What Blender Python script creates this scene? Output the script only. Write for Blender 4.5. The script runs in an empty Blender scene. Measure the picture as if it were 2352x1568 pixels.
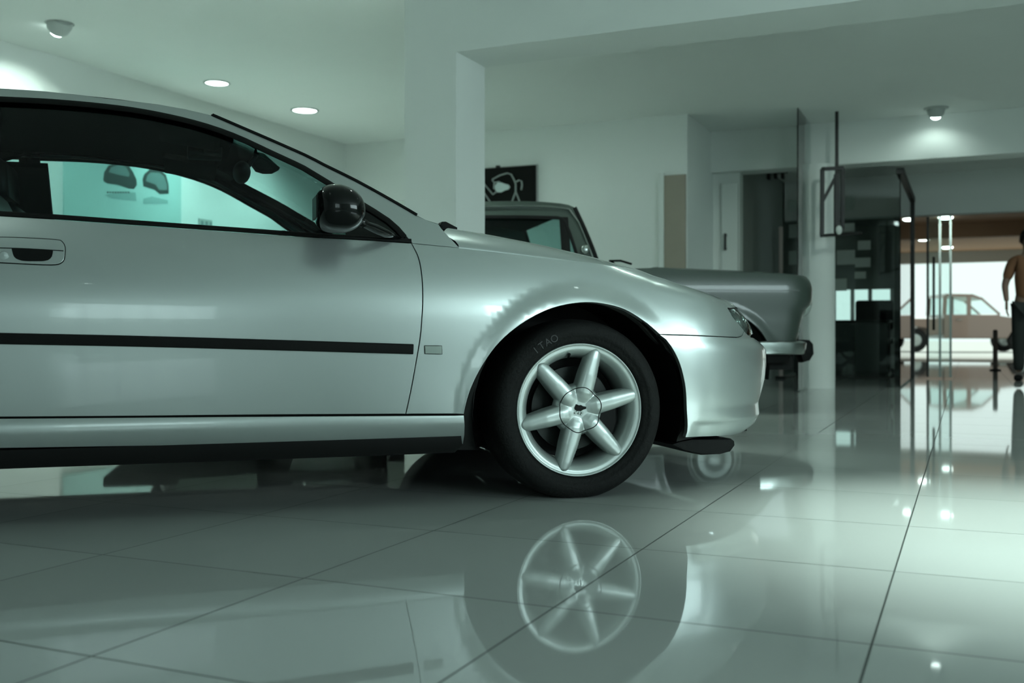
import bpy, bmesh, math, random
from mathutils import Vector, Matrix
from mathutils.geometry import delaunay_2d_cdt
random.seed(7)
C = bpy.context.scene.collection
sc = bpy.context.scene
PI = math.pi

# ------------------------------------------------------------------ camera, exposure, light
FPX, CX, HY, CH = 2350., 1176., 768., .545      # focal length and horizon of the photograph in pixels, eye height in metres
cam_d = bpy.data.cameras.new('camera')
cam = bpy.data.objects.new('camera', cam_d); C.objects.link(cam); sc.camera = cam
cam.location = (0, 0, CH); cam.rotation_euler = (PI/2, 0, 0)
cam_d.sensor_width = 36; cam_d.lens = 36*FPX/2352; cam_d.shift_y = -16/2352.
cam_d.dof.use_dof = True; cam_d.dof.focus_distance = 3.32; cam_d.dof.aperture_fstop = 3.2
cam_d.clip_end = 300
sc.view_settings.view_transform = 'Standard'; sc.view_settings.look = 'None'
sc.view_settings.gamma = 1; sc.view_settings.exposure = 0.22; sc.view_settings.use_curve_mapping = False

TH = math.radians(24.)                          # the room is turned 24 degrees from the view axis
NX, NY = math.cos(TH), -math.sin(TH)            # room axis n (across), u (into depth)
UX, UY = math.sin(TH), math.cos(TH)
def R(n, u, z=0.): return Vector((n*NX+u*UX, n*NY+u*UY, z))
TINT = (.80, 1.0, .92)                          # lamp colour
DAY = (.74, .96, .98)                           # daylight colour
ZC = 2.7

w = bpy.data.worlds.new('world'); sc.world = w; w.use_nodes = True
w.node_tree.nodes['Background'].inputs[0].default_value = (.80, .98, .93, 1)
w.node_tree.nodes['Background'].inputs[1].default_value = 1.0

def area(name, n, u, z, rx, rz, sx, sy, power, col=TINT):
    l = bpy.data.lights.new(name, 'AREA'); l.shape = 'RECTANGLE'; l.size = sx; l.size_y = sy
    l.energy = power; l.color = col
    o = bpy.data.objects.new(name, l); C.objects.link(o); o.location = R(n, u, z)
    o.rotation_euler = (rx, 0, rz-TH); return o
def spot(name, loc, target, power, ang=120, blend=.8, rad=.05, col=TINT):
    l = bpy.data.lights.new(name, 'SPOT'); l.energy = power; l.color = col
    l.spot_size = math.radians(ang); l.spot_blend = blend; l.shadow_soft_size = rad
    o = bpy.data.objects.new(name, l); C.objects.link(o); o.location = loc
    o.rotation_euler = (Vector(target)-Vector(loc)).to_track_quat('-Z', 'Y').to_euler(); return o
# daylight through the shop windows behind and beside the photographer
area('window_daylight', 4.4, -5.9, 1.6, PI/2, 0, 2.3, 1.5, 20, DAY)
area('window_daylight', 6.9, 1.0, 1.8, PI/2, PI/2, 5.5, 1.3, 190, DAY)
# the sun outside on the forecourt
sn = bpy.data.lights.new('sun', 'SUN'); sn.energy = 2.2; sn.angle = .02; sn.color = (.92, 1, .94)
so = bpy.data.objects.new('sun', sn); C.objects.link(so); so.rotation_euler = (math.radians(40), 0, math.radians(150))

# ------------------------------------------------------------------ materials
MATS = {}
def mat(name, col, rough=.5, metal=0., coat=0., noise=0., scale=8., bump=0., bscale=60., spec=.5, emit=None, es=0., crough=.04):
    if name in MATS: return MATS[name]
    m = bpy.data.materials.new(name); m.use_nodes = True
    nt = m.node_tree; b = nt.nodes['Principled BSDF']
    b.inputs['Base Color'].default_value = (*col, 1); b.inputs['Roughness'].default_value = rough
    b.inputs['Metallic'].default_value = metal; b.inputs['Coat Weight'].default_value = coat
    b.inputs['Coat Roughness'].default_value = crough; b.inputs['Specular IOR Level'].default_value = spec
    if emit: b.inputs['Emission Color'].default_value = (*emit, 1); b.inputs['Emission Strength'].default_value = es
    tc = nt.nodes.new('ShaderNodeTexCoord')
    if noise:
        n = nt.nodes.new('ShaderNodeTexNoise'); n.inputs['Scale'].default_value = scale; n.inputs['Detail'].default_value = 5
        r = nt.nodes.new('ShaderNodeMapRange'); r.inputs['To Min'].default_value = 1-noise; r.inputs['To Max'].default_value = 1+noise
        mx = nt.nodes.new('ShaderNodeVectorMath'); mx.operation = 'SCALE'; mx.inputs[0].default_value = col
        nt.links.new(tc.outputs['Object'], n.inputs['Vector']); nt.links.new(n.outputs['Fac'], r.inputs['Value'])
        nt.links.new(r.outputs[0], mx.inputs['Scale']); nt.links.new(mx.outputs[0], b.inputs['Base Color'])
    if bump:
        n = nt.nodes.new('ShaderNodeTexNoise'); n.inputs['Scale'].default_value = bscale; n.inputs['Detail'].default_value = 4
        bp = nt.nodes.new('ShaderNodeBump'); bp.inputs['Strength'].default_value = bump; bp.inputs['Distance'].default_value = .01
        nt.links.new(tc.outputs['Object'], n.inputs['Vector']); nt.links.new(n.outputs['Fac'], bp.inputs['Height'])
        nt.links.new(bp.outputs[0], b.inputs['Normal'])
    MATS[name] = m; return m
def glass(name, tint, gloss=1.0, ior=1.5, rough=0.):
    m = bpy.data.materials.new(name); m.use_nodes = True; nt = m.node_tree; nt.nodes.clear()
    out = nt.nodes.new('ShaderNodeOutputMaterial'); mx = nt.nodes.new('ShaderNodeMixShader')
    t = nt.nodes.new('ShaderNodeBsdfTransparent'); t.inputs[0].default_value = (*tint, 1)
    g = nt.nodes.new('ShaderNodeBsdfGlossy'); g.inputs['Roughness'].default_value = rough; g.inputs[0].default_value = (gloss, gloss, gloss, 1)
    f = nt.nodes.new('ShaderNodeFresnel'); f.inputs['IOR'].default_value = ior
    nt.links.new(f.outputs[0], mx.inputs[0]); nt.links.new(t.outputs[0], mx.inputs[1]); nt.links.new(g.outputs[0], mx.inputs[2])
    nt.links.new(mx.outputs[0], out.inputs[0]); MATS[name] = m; return m

M_wall = mat('wall_paint', (.72, .76, .73), .75, noise=.03, scale=2, bump=.05, bscale=120)
M_ceil = mat('ceiling_paint', (.76, .80, .77), .85, noise=.02, scale=2)
M_silver = mat('silver_metallic_paint', (.50, .55, .535), .30, metal=.68, coat=1.0)
M_rim = mat('silver_alloy', (.44, .49, .47), .34, metal=.55, coat=.6, crough=.12)
M_black = mat('black_trim', (.005, .0055, .005), .55, spec=.16)
M_gap = mat('dark_underbody', (.008, .009, .008), .9)
M_gloss = mat('gloss_black', (.004, .005, .0045), .08, spec=.32)
M_rubber = mat('tyre_rubber', (.008, .0085, .008), .75, spec=.25, noise=.35, scale=14, bump=.35, bscale=90)
M_letter = mat('tyre_lettering', (.022, .024, .023), .5)
M_cloth = mat('cabin_cloth', (.006, .0065, .006), .9, spec=.1, noise=.2, scale=40)
M_plastic = mat('cabin_plastic', (.009, .0095, .009), .6, spec=.25)
M_chrome = mat('chrome', (.42, .46, .44), .2, metal=1.)
M_disc = mat('brake_steel', (.03, .034, .032), .45, metal=.8)
M_lamp = mat('lamp_reflector', (.75, .82, .80), .15, metal=.9)
M_glass = glass('car_glass', (.56, .74, .73), gloss=.65)
M_clear = glass('clear_lens', (.85, .93, .91))
M_sedan = mat('grey_green_enamel', (.042, .060, .049), .35, coat=.5, crough=.08)
M_pane = glass('shop_glass', (.90, .96, .95))
M_frame = mat('black_steel', (.012, .013, .012), .5)

# ------------------------------------------------------------------ mesh helpers
def tag(o, label=None, cat=None, group=None, kind=None):
    if label: o['label'] = label
    if cat: o['category'] = cat
    if group: o['group'] = group
    if kind: o['kind'] = kind
    return o
def mk(name, verts, faces, m, parent=None, smooth=False, normals=None):
    me = bpy.data.meshes.new(name); me.from_pydata([tuple(v) for v in verts], [], faces); me.update()
    if m: me.materials.append(m)
    if smooth: me.polygons.foreach_set('use_smooth', [True]*len(me.polygons))
    if normals: me.normals_split_custom_set_from_vertices([tuple(n) for n in normals])
    o = bpy.data.objects.new(name, me); C.objects.link(o)
    if parent: o.parent = parent
    return o
def empty(name, loc=(0, 0, 0), rz=0.):
    o = bpy.data.objects.new(name, None); C.objects.link(o); o.location = loc; o.rotation_euler = (0, 0, rz)
    o.empty_display_size = .1; return o
class MB:
    def __init__(s): s.bm = bmesh.new()
    def box(s, x0, x1, y0, y1, z0, z1, bev=0.):
        r = bmesh.ops.create_cube(s.bm, size=1); vs = r['verts']
        for v in vs: v.co = ((x0+x1)/2+v.co.x*(x1-x0), (y0+y1)/2+v.co.y*(y1-y0), (z0+z1)/2+v.co.z*(z1-z0))
        if bev:
            es = list({e for v in vs for e in v.link_edges})
            bmesh.ops.bevel(s.bm, geom=es, offset=bev, segments=3, profile=.5, affect='EDGES')
        return s
    def bar(s, a, b, w=.02, d=None, up=(0, 0, 1)):
        a, b = Vector(a), Vector(b); d = d or w; ax = (b-a).normalized(); u = Vector(up)
        if abs(ax.dot(u)) > .95: u = Vector((0, 1, 0))
        sx = ax.cross(u).normalized(); uy = sx.cross(ax)
        q = [s.bm.verts.new(p+sx*i*w/2+uy*j*d/2) for p in (a, b) for i, j in ((-1, -1), (1, -1), (1, 1), (-1, 1))]
        for f in ((0, 1, 2, 3), (7, 6, 5, 4), (0, 4, 5, 1), (1, 5, 6, 2), (2, 6, 7, 3), (3, 7, 4, 0)): s.bm.faces.new([q[i] for i in f])
        return s
    def tube(s, pts, rad, seg=12, cap=True):
        pts = [Vector(p) for p in pts]; n = len(pts); rr = rad if isinstance(rad, (list, tuple)) else [rad]*n
        rings = []; pu = None
        for i, p in enumerate(pts):
            t = (pts[min(i+1, n-1)]-pts[max(i-1, 0)]).normalized()
            u = pu if pu is not None else (Vector((0, 0, 1)) if abs(t.z) < .9 else Vector((1, 0, 0)))
            sx = t.cross(u).normalized(); u = sx.cross(t).normalized(); pu = u
            r = rr[i]; rx, ry = (r if isinstance(r, (tuple, list)) else (r, r))
            rings.append([s.bm.verts.new(p+sx*rx*math.cos(2*PI*k/seg)+u*ry*math.sin(2*PI*k/seg)) for k in range(seg)])
        for a, b in zip(rings, rings[1:]):
            for k in range(seg): s.bm.faces.new((a[k], a[(k+1) % seg], b[(k+1) % seg], b[k]))
        if cap: s.bm.faces.new(rings[0][::-1]); s.bm.faces.new(rings[-1])
        return s
    def lathe(s, prof, seg=64, axis='Y', c=(0, 0, 0), closed=False):
        rings = []
        for r, h in prof:
            ring = []
            for k in range(seg):
                a = 2*PI*k/seg; x, y = r*math.cos(a), r*math.sin(a)
                p = (c[0]+x, c[1]+h, c[2]+y) if axis == 'Y' else ((c[0]+x, c[1]+y, c[2]+h) if axis == 'Z' else (c[0]+h, c[1]+x, c[2]+y))
                ring.append(s.bm.verts.new(p))
            rings.append(ring)
        prs = list(zip(rings, rings[1:]))
        if closed: prs.append((rings[-1], rings[0]))
        for a, b in prs:
            for k in range(seg): s.bm.faces.new((a[k], a[(k+1) % seg], b[(k+1) % seg], b[k]))
        return s
    def prism(s, pts, y0, y1, bev=0., plane='XZ'):
        f = (lambda a, b, h: (a, h, b)) if plane == 'XZ' else ((lambda a, b, h: (a, b, h)) if plane == 'XY' else (lambda a, b, h: (h, a, b)))
        A = [s.bm.verts.new(f(a, b, y0)) for a, b in pts]; B = [s.bm.verts.new(f(a, b, y1)) for a, b in pts]; n = len(pts)
        fs = [s.bm.faces.new(A), s.bm.faces.new(B[::-1])]
        for i in range(n): s.bm.faces.new((A[i], B[i], B[(i+1) % n], A[(i+1) % n]))
        if bev: bmesh.ops.bevel(s.bm, geom=list({e for q in fs for e in q.edges}), offset=bev, segments=2, profile=.5, affect='EDGES')
        return s
    def sphere(s, c, rx, ry, rz, u=24, v=16, fn=None):
        r = bmesh.ops.create_uvsphere(s.bm, u_segments=u, v_segments=v, radius=1)
        for q in r['verts']:
            p = q.co.copy()
            if fn: p = fn(p)
            q.co = (c[0]+p.x*rx, c[1]+p.y*ry, c[2]+p.z*rz)
        return s
    def build(s, name, m, parent=None, smooth=False, angle=None):
        bmesh.ops.recalc_face_normals(s.bm, faces=s.bm.faces)
        me = bpy.data.meshes.new(name); s.bm.to_mesh(me); s.bm.free(); me.materials.append(m)
        if smooth or angle: me.polygons.foreach_set('use_smooth', [True]*len(me.polygons))
        if angle: me.set_sharp_from_angle(angle=math.radians(angle))
        o = bpy.data.objects.new(name, me); C.objects.link(o)
        if parent: o.parent = parent
        return o
def strips(rows, closed=False):
    """grid of 3D points -> verts, faces"""
    n = len(rows[0]); v = [p for r in rows for p in r]; f = []
    for i in range(len(rows)-1):
        for j in range(n-1): f.append((i*n+j, i*n+j+1, (i+1)*n+j+1, (i+1)*n+j))
    return v, f
def grid(name, rows, m, parent, smooth=True): v, f = strips(rows); return mk(name, v, f, m, parent, smooth)
def lerp(a, b, t): return a+(b-a)*t
def sstep(a, b, x):
    t = max(0., min(1., (x-a)/(b-a))); return t*t*(3-2*t)
def interp(tab, x):
    if x <= tab[0][0]: return tab[0][1]
    for (a, p), (b, q) in zip(tab, tab[1:]):
        if x <= b: return p+(q-p)*(x-a)/(b-a)
    return tab[-1][1]
def catmull(pts, step):
    if len(pts) == 2:
        n = max(1, int(math.dist(*pts)/step)); return [tuple(lerp(pts[0][k], pts[1][k], i/n) for k in (0, 1)) for i in range(n+1)]
    out = [pts[0]]; P = [tuple(2*pts[0][k]-pts[1][k] for k in (0, 1))]+list(pts)+[tuple(2*pts[-1][k]-pts[-2][k] for k in (0, 1))]
    for i in range(1, len(P)-2):
        n = max(1, int(math.dist(P[i], P[i+1])/step+.5))
        for j in range(1, n+1):
            t = j/n
            out.append(tuple(.5*((2*P[i][k])+(-P[i-1][k]+P[i+1][k])*t+(2*P[i-1][k]-5*P[i][k]+4*P[i+1][k]-P[i+2][k])*t*t
                                 + (-P[i-1][k]+3*P[i][k]-3*P[i+1][k]+P[i+2][k])*t**3) for k in (0, 1)))
    return out

# ------------------------------------------------------------------ car body surfaces
class Car:
    """body side as a surface (q, z) -> (s, t, z): s forward, t to the far side, z up; q runs along the plan outline"""
    def __init__(s, W0, ang, TC, N, Q0, L, tab, plan0, depth):
        s.W0, s.cp, s.sp, s.TC, s.N, s.Q0, s.L, s.depth, s.plan0 = W0, math.cos(ang), math.sin(ang), TC, N, Q0, L, depth, plan0
        s.ang = ang; s.calib(tab)
    def calib(s, tab):
        s.atab = [(-1, .6), (3, .6)]; Q0, L = s.Q0, s.L
        out = []
        for y, x, Y in tab:
            z = CH-(y-HY)/FPX*Y; lo, hi = .2, 1.1
            for _ in range(18):
                m = (lo+hi)/2; s.atab = [(-1, m), (3, m)]
                mx = max(s.proj(*s.F(Q0+L*(.5+.5*i/40), z))[0] for i in range(41))
                if mx < x: lo = m
                else: hi = m
            out.append((z, lo))
        s.atab = sorted(out)
    def proj(s, a, t, z):
        X = s.W0[0]+a*s.cp-t*s.sp; Y = s.W0[1]+a*s.sp+t*s.cp
        return CX+FPX*X/Y, HY-FPX*(z-CH)/Y
    def plan(s, q, a):
        b0, db = s.plan0
        if q <= s.Q0: return q, s.base(q)
        v = (q-s.Q0)/s.L; ph = PI/2*(1-min(v, 1)); c = math.cos(ph)**(2/s.N); sn = math.sin(ph)**(2/s.N)
        return s.Q0+a*c, b0+db*a*c+(s.TC-b0-db*a)*(1-sn)
    def base(s, q): return 0.
    def F(s, q, z, off=0.):
        a = interp(s.atab, z); x, t = s.plan(q, a); x1, t1 = s.plan(q+.01, a) if q < s.Q0+s.L-.011 else (x, t+.01)
        dx, dt = x1-x, t1-t; l = math.hypot(dx, dt) or 1; d = s.depth(q, z)+off
        x, t = x-dt/l*d, t+dx/l*d
        return (x, min(t, s.TC) if q > s.Q0 else t, z)
    def nrm(s, q, z):
        e = .004; p = Vector(s.F(q-e, z)); p2 = Vector(s.F(q+e, z)); r = Vector(s.F(q, z-e)); r2 = Vector(s.F(q, z+e))
        n = (p2-p).cross(r2-r)
        if n.length < 1e-12: n = Vector((0, -1, 0))
        return n.normalized()
    def inv(s, px, py, off=0.):
        a = (px-CX)/FPX; q = (a*s.W0[1]-s.W0[0])/(s.cp-a*s.sp); z = CH+(HY-py)/FPX*(s.W0[1]+q*s.sp)
        for _ in range(14):
            u, v = s.proj(*s.F(q, z, off)); e = .002
            u1, v1 = s.proj(*s.F(q+e, z, off)); u2, v2 = s.proj(*s.F(q, z+e, off))
            a11, a12, a21, a22 = (u1-u)/e, (u2-u)/e, (v1-v)/e, (v2-v)/e; D = a11*a22-a12*a21
            if abs(D) < 1e-3: break
            du, dv = px-u, py-v
            dq = (a22*du-a12*dv)/D; dz = (-a21*du+a11*dv)/D
            q += max(-.06, min(.06, dq)); z += max(-.06, min(.06, dz))
            if abs(du)+abs(dv) < .02: break
        return q, z
    def path(s, *segs, step=.02, off=0.):
        """segments of photograph pixels (or ('q', points) in surface coordinates) -> outline in (q, z)"""
        out = []
        for g in segs:
            pts = g[1] if g[0] == 'q' else [s.inv(x, y, off) for x, y in g]
            c = catmull([tuple(p) for p in pts], step)
            for p in c:
                if not out or math.dist(out[-1], p) > .003: out.append(p)
        if math.dist(out[0], out[-1]) < .004: out.pop()
        return out

def inpoly(x, y, P):
    c = False; j = len(P)-1
    for i in range(len(P)):
        if (P[i][1] > y) != (P[j][1] > y) and x < (P[j][0]-P[i][0])*(y-P[i][1])/(P[j][1]-P[i][1])+P[i][0]: c = not c
        j = i
    return c
def pnorm(P):
    A = sum(P[i][0]*P[(i+1) % len(P)][1]-P[(i+1) % len(P)][0]*P[i][1] for i in range(len(P)))
    if A < 0: P = P[::-1]
    N = []
    for i in range(len(P)):
        a, b, c = P[i-1], P[i], P[(i+1) % len(P)]
        d1 = Vector((b[0]-a[0], b[1]-a[1])).normalized(); d2 = Vector((c[0]-b[0], c[1]-b[1])).normalized(); d = d1+d2
        if d.length < .1: d = d2
        d.normalize(); N.append((d.y, -d.x))
    return P, N
def panel(name, car, P, m, parent, far=False, inset=.0026, cell=.025, roll=.0012, deep=.018, off=0., raise_=0., sur=None):
    """a body panel cut to outline P on the car's surface, with a rolled edge; far=True builds it on the far side"""
    P, N = pnorm(P)
    P = [(p[0]-n[0]*inset, p[1]-n[1]*inset) for p, n in zip(P, N)]
    x0, x1 = min(p[0] for p in P), max(p[0] for p in P); z0, z1 = min(p[1] for p in P), max(p[1] for p in P)
    pts = [Vector(p) for p in P]; nb = len(P)
    i = x0+cell/2
    while i < x1:
        k = z0+cell/2
        while k < z1:
            if inpoly(i, k, P) and min((i-p[0])**2+(k-p[1])**2 for p in P) > (cell*.45)**2: pts.append(Vector((i, k)))
            k += cell
        i += cell
    vs, es, fs, *_ = delaunay_2d_cdt(pts, [(a, (a+1) % nb) for a in range(nb)], [], 1, 1e-6)
    cnt = {}
    for f in fs:
        for a, b in zip(f, f[1:]+f[:1]): cnt[(a, b)] = 1
    bnd = [(a, b) for a, b in cnt if (b, a) not in cnt]
    nv = len(vs); V = [None]*nv; NN = [None]*nv
    for k, p in enumerate(vs):
        V[k] = Vector(car.F(p.x, p.y, off)); NN[k] = car.nrm(p.x, p.y)
        if raise_: V[k] += NN[k]*raise_
    F = [tuple(f) for f in fs]
    # outward directions along the border
    od = {}
    for a, b in bnd:
        d = Vector((vs[b].x-vs[a].x, vs[b].y-vs[a].y)); d.normalize(); o2 = Vector((d.y, -d.x))
        for k in (a, b): od[k] = od.get(k, Vector((0, 0)))+o2
    r1, r2, r3 = {}, {}, {}
    for k, o2 in od.items():
        o2.normalize(); p = vs[k]; e = .003
        q = Vector(car.F(p.x+o2.x*e, p.y+o2.y*e, off))-Vector(car.F(p.x, p.y, off))
        n = NN[k]; q = (q-n*q.dot(n))
        if q.length < 1e-9: q = Vector((1, 0, 0))
        q.normalize()
        for rr, P3, n3 in ((r1, V[k]+q*roll*.7-n*roll*.3, (n+q)), (r2, V[k]+q*roll-n*roll, q), (r3, V[k]+q*roll-n*deep, q)):
            rr[k] = len(V); V.append(P3); NN.append(n3.normalized())
    for a, b in bnd:
        for A, B in (({a: a, b: b}, r1), (r1, r2), (r2, r3)): F.append((A[a], A[b], B[b], B[a])[::-1])
    if far:
        V = [Vector((v.x, 2*car.TC-v.y, v.z)) for v in V]; NN = [Vector((n.x, -n.y, n.z)) for n in NN]
        F = [f[::-1] for f in F]
    # outward side is -t for the near side
    return mk(name, V, F, m, parent, True, NN)
def ribbon(name, car, line, half, m, parent, raise_=.004, far=False, off=0.):
    """a strip of half-width 'half' along a (q, z) line lying on the surface, with a rounded section"""
    rows = []
    for i, p in enumerate(line):
        a, b = line[max(i-1, 0)], line[min(i+1, len(line)-1)]; d = Vector((b[0]-a[0], b[1]-a[1])).normalized(); o = Vector((-d.y, d.x))
        n = car.nrm(*p); row = []
        hw = half(i/(len(line)-1)) if callable(half) else half
        for u, h in ((-1, -.3), (-1, .6), (-.8, .95), (0, 1), (.8, .95), (1, .6), (1, -.3)):
            v = Vector(car.F(p[0]+o.x*u*hw, p[1]+o.y*u*hw, off))+n*raise_*h
            row.append((v.x, 2*car.TC-v.y if far else v.y, v.z))
        rows.append(row)
    v, f = strips(rows); n = len(rows[0]); f.append(tuple(range(n))); f.append(tuple((len(rows)-1)*n+k for k in range(n)))
    o = mk(name, v, f, m, parent, True)
    bm = bmesh.new(); bm.from_mesh(o.data); bmesh.ops.recalc_face_normals(bm, faces=bm.faces); bm.to_mesh(o.data); bm.free()
    o.data.set_sharp_from_angle(angle=math.radians(50)); return o

# ------------------------------------------------------------------ the room
RZ = -TH
def rbox(name, n0, n1, u0, u1, z0, z1, m, kind='structure', bev=0., parent=None):
    mb = MB().box(n0, n1, u0, u1, z0, z1, bev); o = mb.build(name, m, parent)
    if parent is None: o.rotation_euler = (0, 0, RZ); tag(o, kind=kind)
    return o
# floor: 60 cm polished tiles with thin dark joints
fm = bpy.data.materials.new('polished_tile'); fm.use_nodes = True; nt = fm.node_tree; b = nt.nodes['Principled BSDF']
L_ = nt.links.new
def nd(t, **k):
    n = nt.nodes.new(t)
    for a, v in k.items(): setattr(n, a, v)
    return n
tc = nd('ShaderNodeTexCoord'); sp = nd('ShaderNodeSeparateXYZ'); L_(tc.outputs['Object'], sp.inputs[0])
def joint(axis, off, size):
    a = nd('ShaderNodeMath', operation='ADD'); L_(sp.outputs[axis], a.inputs[0]); a.inputs[1].default_value = -off+size*60
    d = nd('ShaderNodeMath', operation='DIVIDE'); L_(a.outputs[0], d.inputs[0]); d.inputs[1].default_value = size
    f = nd('ShaderNodeMath', operation='FRACT'); L_(d.outputs[0], f.inputs[0])
    s = nd('ShaderNodeMath', operation='SUBTRACT'); L_(f.outputs[0], s.inputs[0]); s.inputs[1].default_value = .5
    ab = nd('ShaderNodeMath', operation='ABSOLUTE'); L_(s.outputs[0], ab.inputs[0])
    g = nd('ShaderNodeMath', operation='GREATER_THAN'); L_(ab.outputs[0], g.inputs[0]); g.inputs[1].default_value = .5-.0021/size
    fl = nd('ShaderNodeMath', operation='FLOOR'); L_(d.outputs[0], fl.inputs[0])
    return g, fl
g1, f1 = joint(0, -.154, .601); g2, f2 = joint(1, 1.902, .608)
mxj = nd('ShaderNodeMath', operation='MAXIMUM'); L_(g1.outputs[0], mxj.inputs[0]); L_(g2.outputs[0], mxj.inputs[1])
cb = nd('ShaderNodeCombineXYZ'); L_(f1.outputs[0], cb.inputs[0]); L_(f2.outputs[0], cb.inputs[1])
wn = nd('ShaderNodeTexWhiteNoise'); L_(cb.outputs[0], wn.inputs['Vector'])
mr = nd('ShaderNodeMapRange'); mr.inputs['To Min'].default_value = .96; mr.inputs['To Max'].default_value = 1.04; L_(wn.outputs['Value'], mr.inputs['Value'])
sc1 = nd('ShaderNodeVectorMath', operation='SCALE'); sc1.inputs[0].default_value = (.46, .49, .47); L_(mr.outputs[0], sc1.inputs['Scale'])
mix = nd('ShaderNodeMix', data_type='RGBA'); L_(mxj.outputs[0], mix.inputs['Factor']); L_(sc1.outputs[0], mix.inputs['A']); mix.inputs['B'].default_value = (.05, .06, .055, 1)
L_(mix.outputs['Result'], b.inputs['Base Color'])
rr_ = nd('ShaderNodeMapRange'); rr_.inputs['To Min'].default_value = .035; rr_.inputs['To Max'].default_value = .5; L_(mxj.outputs[0], rr_.inputs['Value']); L_(rr_.outputs[0], b.inputs['Roughness'])
b.inputs['Specular IOR Level'].default_value = .36
o = rbox('floor', -6.6, 7.2, -6.2, 22., -.12, 0., fm)

NL, UB, UG = -6.44, 9.83, 10.83
rbox('wall_left', NL-.15, NL, -6.2, UB, 0, ZC, M_wall)
rbox('wall_back', NL-.15, -2.50, UB, UB+.15, 0, ZC, M_wall)
rbox('trim_1', -2.50-.15, -2.50, UB+.15, UG+.3, 0, ZC, M_wall)
mb = MB().box(NL, 7.2, -6.2, -6.05, 0, .5).box(NL, 7.2, -6.2, -6.05, 2.5, ZC).box(NL, 3.2, -6.2, -6.05, .5, 2.5).box(5.6, 7.2, -6.2, -6.05, .5, 2.5)
tag(mb.build('wall_front', M_wall), kind='structure').rotation_euler = (0, 0, RZ)
mb = MB().box(7.05, 7.2, -6.2, 22, 0, 1.1).box(7.05, 7.2, -6.2, 22, 2.5, ZC).box(7.05, 7.2, -6.2, -2.2, .5, 2.5).box(7.05, 7.2, 4.2, 22, .5, 2.5)
tag(mb.build('wall_right', M_wall), kind='structure').rotation_euler = (0, 0, RZ)
rbox('ceiling', -6.6, 7.2, 5.55, UG+.3, ZC, ZC+.15, M_ceil)
rbox('ceiling_front', -6.6, 7.2, -6.2, 5.55, ZC-.012, ZC+.15, M_ceil)
rbox('trim_2', -2.985, -2.65, 5.172, 5.55, 0, ZC, M_wall)                 # square column beside the silver coupe
rbox('trim_3', -2.65, 7.05, 5.172, 5.55, 2.149, ZC-.012, M_wall)          # the beam it carries
rbox('trim_4', -2.50, 7.05, UG, UG+.30, 2.27, ZC, M_wall)                 # bulkhead above the office front
rbox('ceiling_office', -2.6, 7.2, UG+.30, 14.2, 2.55, 2.7, M_ceil)
# end wall with the brownish doorway and the white doors
def atu(px, u):                       # room n of the photograph's column px on the plane u
    a = (px-CX)/FPX; Y = u/(UX*a+UY); return a*Y*NX+Y*NY, Y
def zat(py, Y): return CH+(HY-py)/FPX*Y
M_brown = mat('brown_panel', (.30, .27, .22), .7, noise=.05)
M_white = mat('white_lacquer', (.66, .70, .67), .45)
n0, Y = atu(1527, UB); n1, _ = atu(1576, UB)
d = rbox('door_1', n0, n1, UB-.03, UB-.002, 0, zat(404, Y), M_brown)
n2, _ = atu(1514, UB); rbox('trim_5', n2, n0, UB-.04, UB-.002, 0, zat(398, Y), M_white)
U2 = UG+.06
na, Ya = atu(1578, U2); nb_, Yb = atu(1697, U2); nm, _ = atu(1628, U2); nk, _ = atu(1655, U2)
rbox('wall_partition', -2.50, nb_, U2+.05, U2+.22, 0, 2.27, M_wall)
for i, (p, q, hx) in enumerate(((1579, 1627, 1582), (1656, 1696, 1668))):
    a_, _ = atu(p, U2); b_, Yh = atu(q, U2); h_, _ = atu(hx, U2)
    dr = rbox('door_%d' % (i+2), a_+.005, b_-.005, U2, U2+.045, 0.01, 2.16, M_white, bev=.004)
    zc_ = zat(520 if i == 0 else 555, Yh)
    hb = MB().bar((h_, U2-.05, zc_-.09), (h_, U2-.05, zc_+.09), .022).bar((h_, U2-.05, zc_-.07), (h_, U2, zc_-.07), .015).bar((h_, U2-.05, zc_+.07), (h_, U2, zc_+.07), .015).build('door_handle', M_frame, dr)

# glass fin at the column and the round column itself
f0 = 9.99
t = empty('glass_partition', R(-1.475, f0), RZ)
tag(t, 'frameless glass fin hanging from the ceiling in front of the round column', 'glass panel')
MB().box(-.006, .006, 0, UG-f0-.005, .01, ZC-.001, .002).build('glass_pane', M_pane, t)
mb = MB().lathe([(.0, 0), (.172, 0), (.172, 2.27), (0, 2.27)], 48, 'Z')
o = mb.build('trim_6', M_wall, smooth=True, angle=40); a = (1875-CX)/FPX; Yc = 10.40; o.location = (a*Yc, Yc, 0); tag(o, kind='structure')
o.location = R(*[v for v in ((a*Yc)*NX+Yc*NY, UG+.15-.13)], 0)

# hanging black steel bracket
def P3(px, py, Y): return Vector(((px-CX)/FPX*Y, Y, zat(py, Y)))
Yk = 9.9
t = empty('hanging_bracket', P3(1922, 540, Yk)); tag(t, 'black steel frame bracket hanging on a rod from the ceiling beside the round column', 'bracket')
def loc_(o, t): o.location = -t.location; return o
def q3(px, py, dy=0): return P3(px, py, Yk+dy)
loc_(MB().tube([Vector((q3(1922, 400).x, Yk, ZC)), q3(1922, 520)], .017).build('rod', M_frame, t), t)
mb = MB().bar(q3(1888, 388), q3(1937, 386), .034).bar(q3(1889, 388), q3(1888, 540), .034).bar(q3(1936, 386), q3(1935, 525), .03).bar(q3(1886, 541), q3(1978, 535, .25), .028)
mb.bar(q3(1925, 395), q3(1890, 462), .026).bar(q3(1922, 400), q3(1922, 538), .045)
loc_(mb.build('frame', M_frame, t), t)
loc_(MB().sphere(q3(1927, 528, -.06), .03, .03, .045).build('socket', M_white, t, smooth=True), t)

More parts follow.
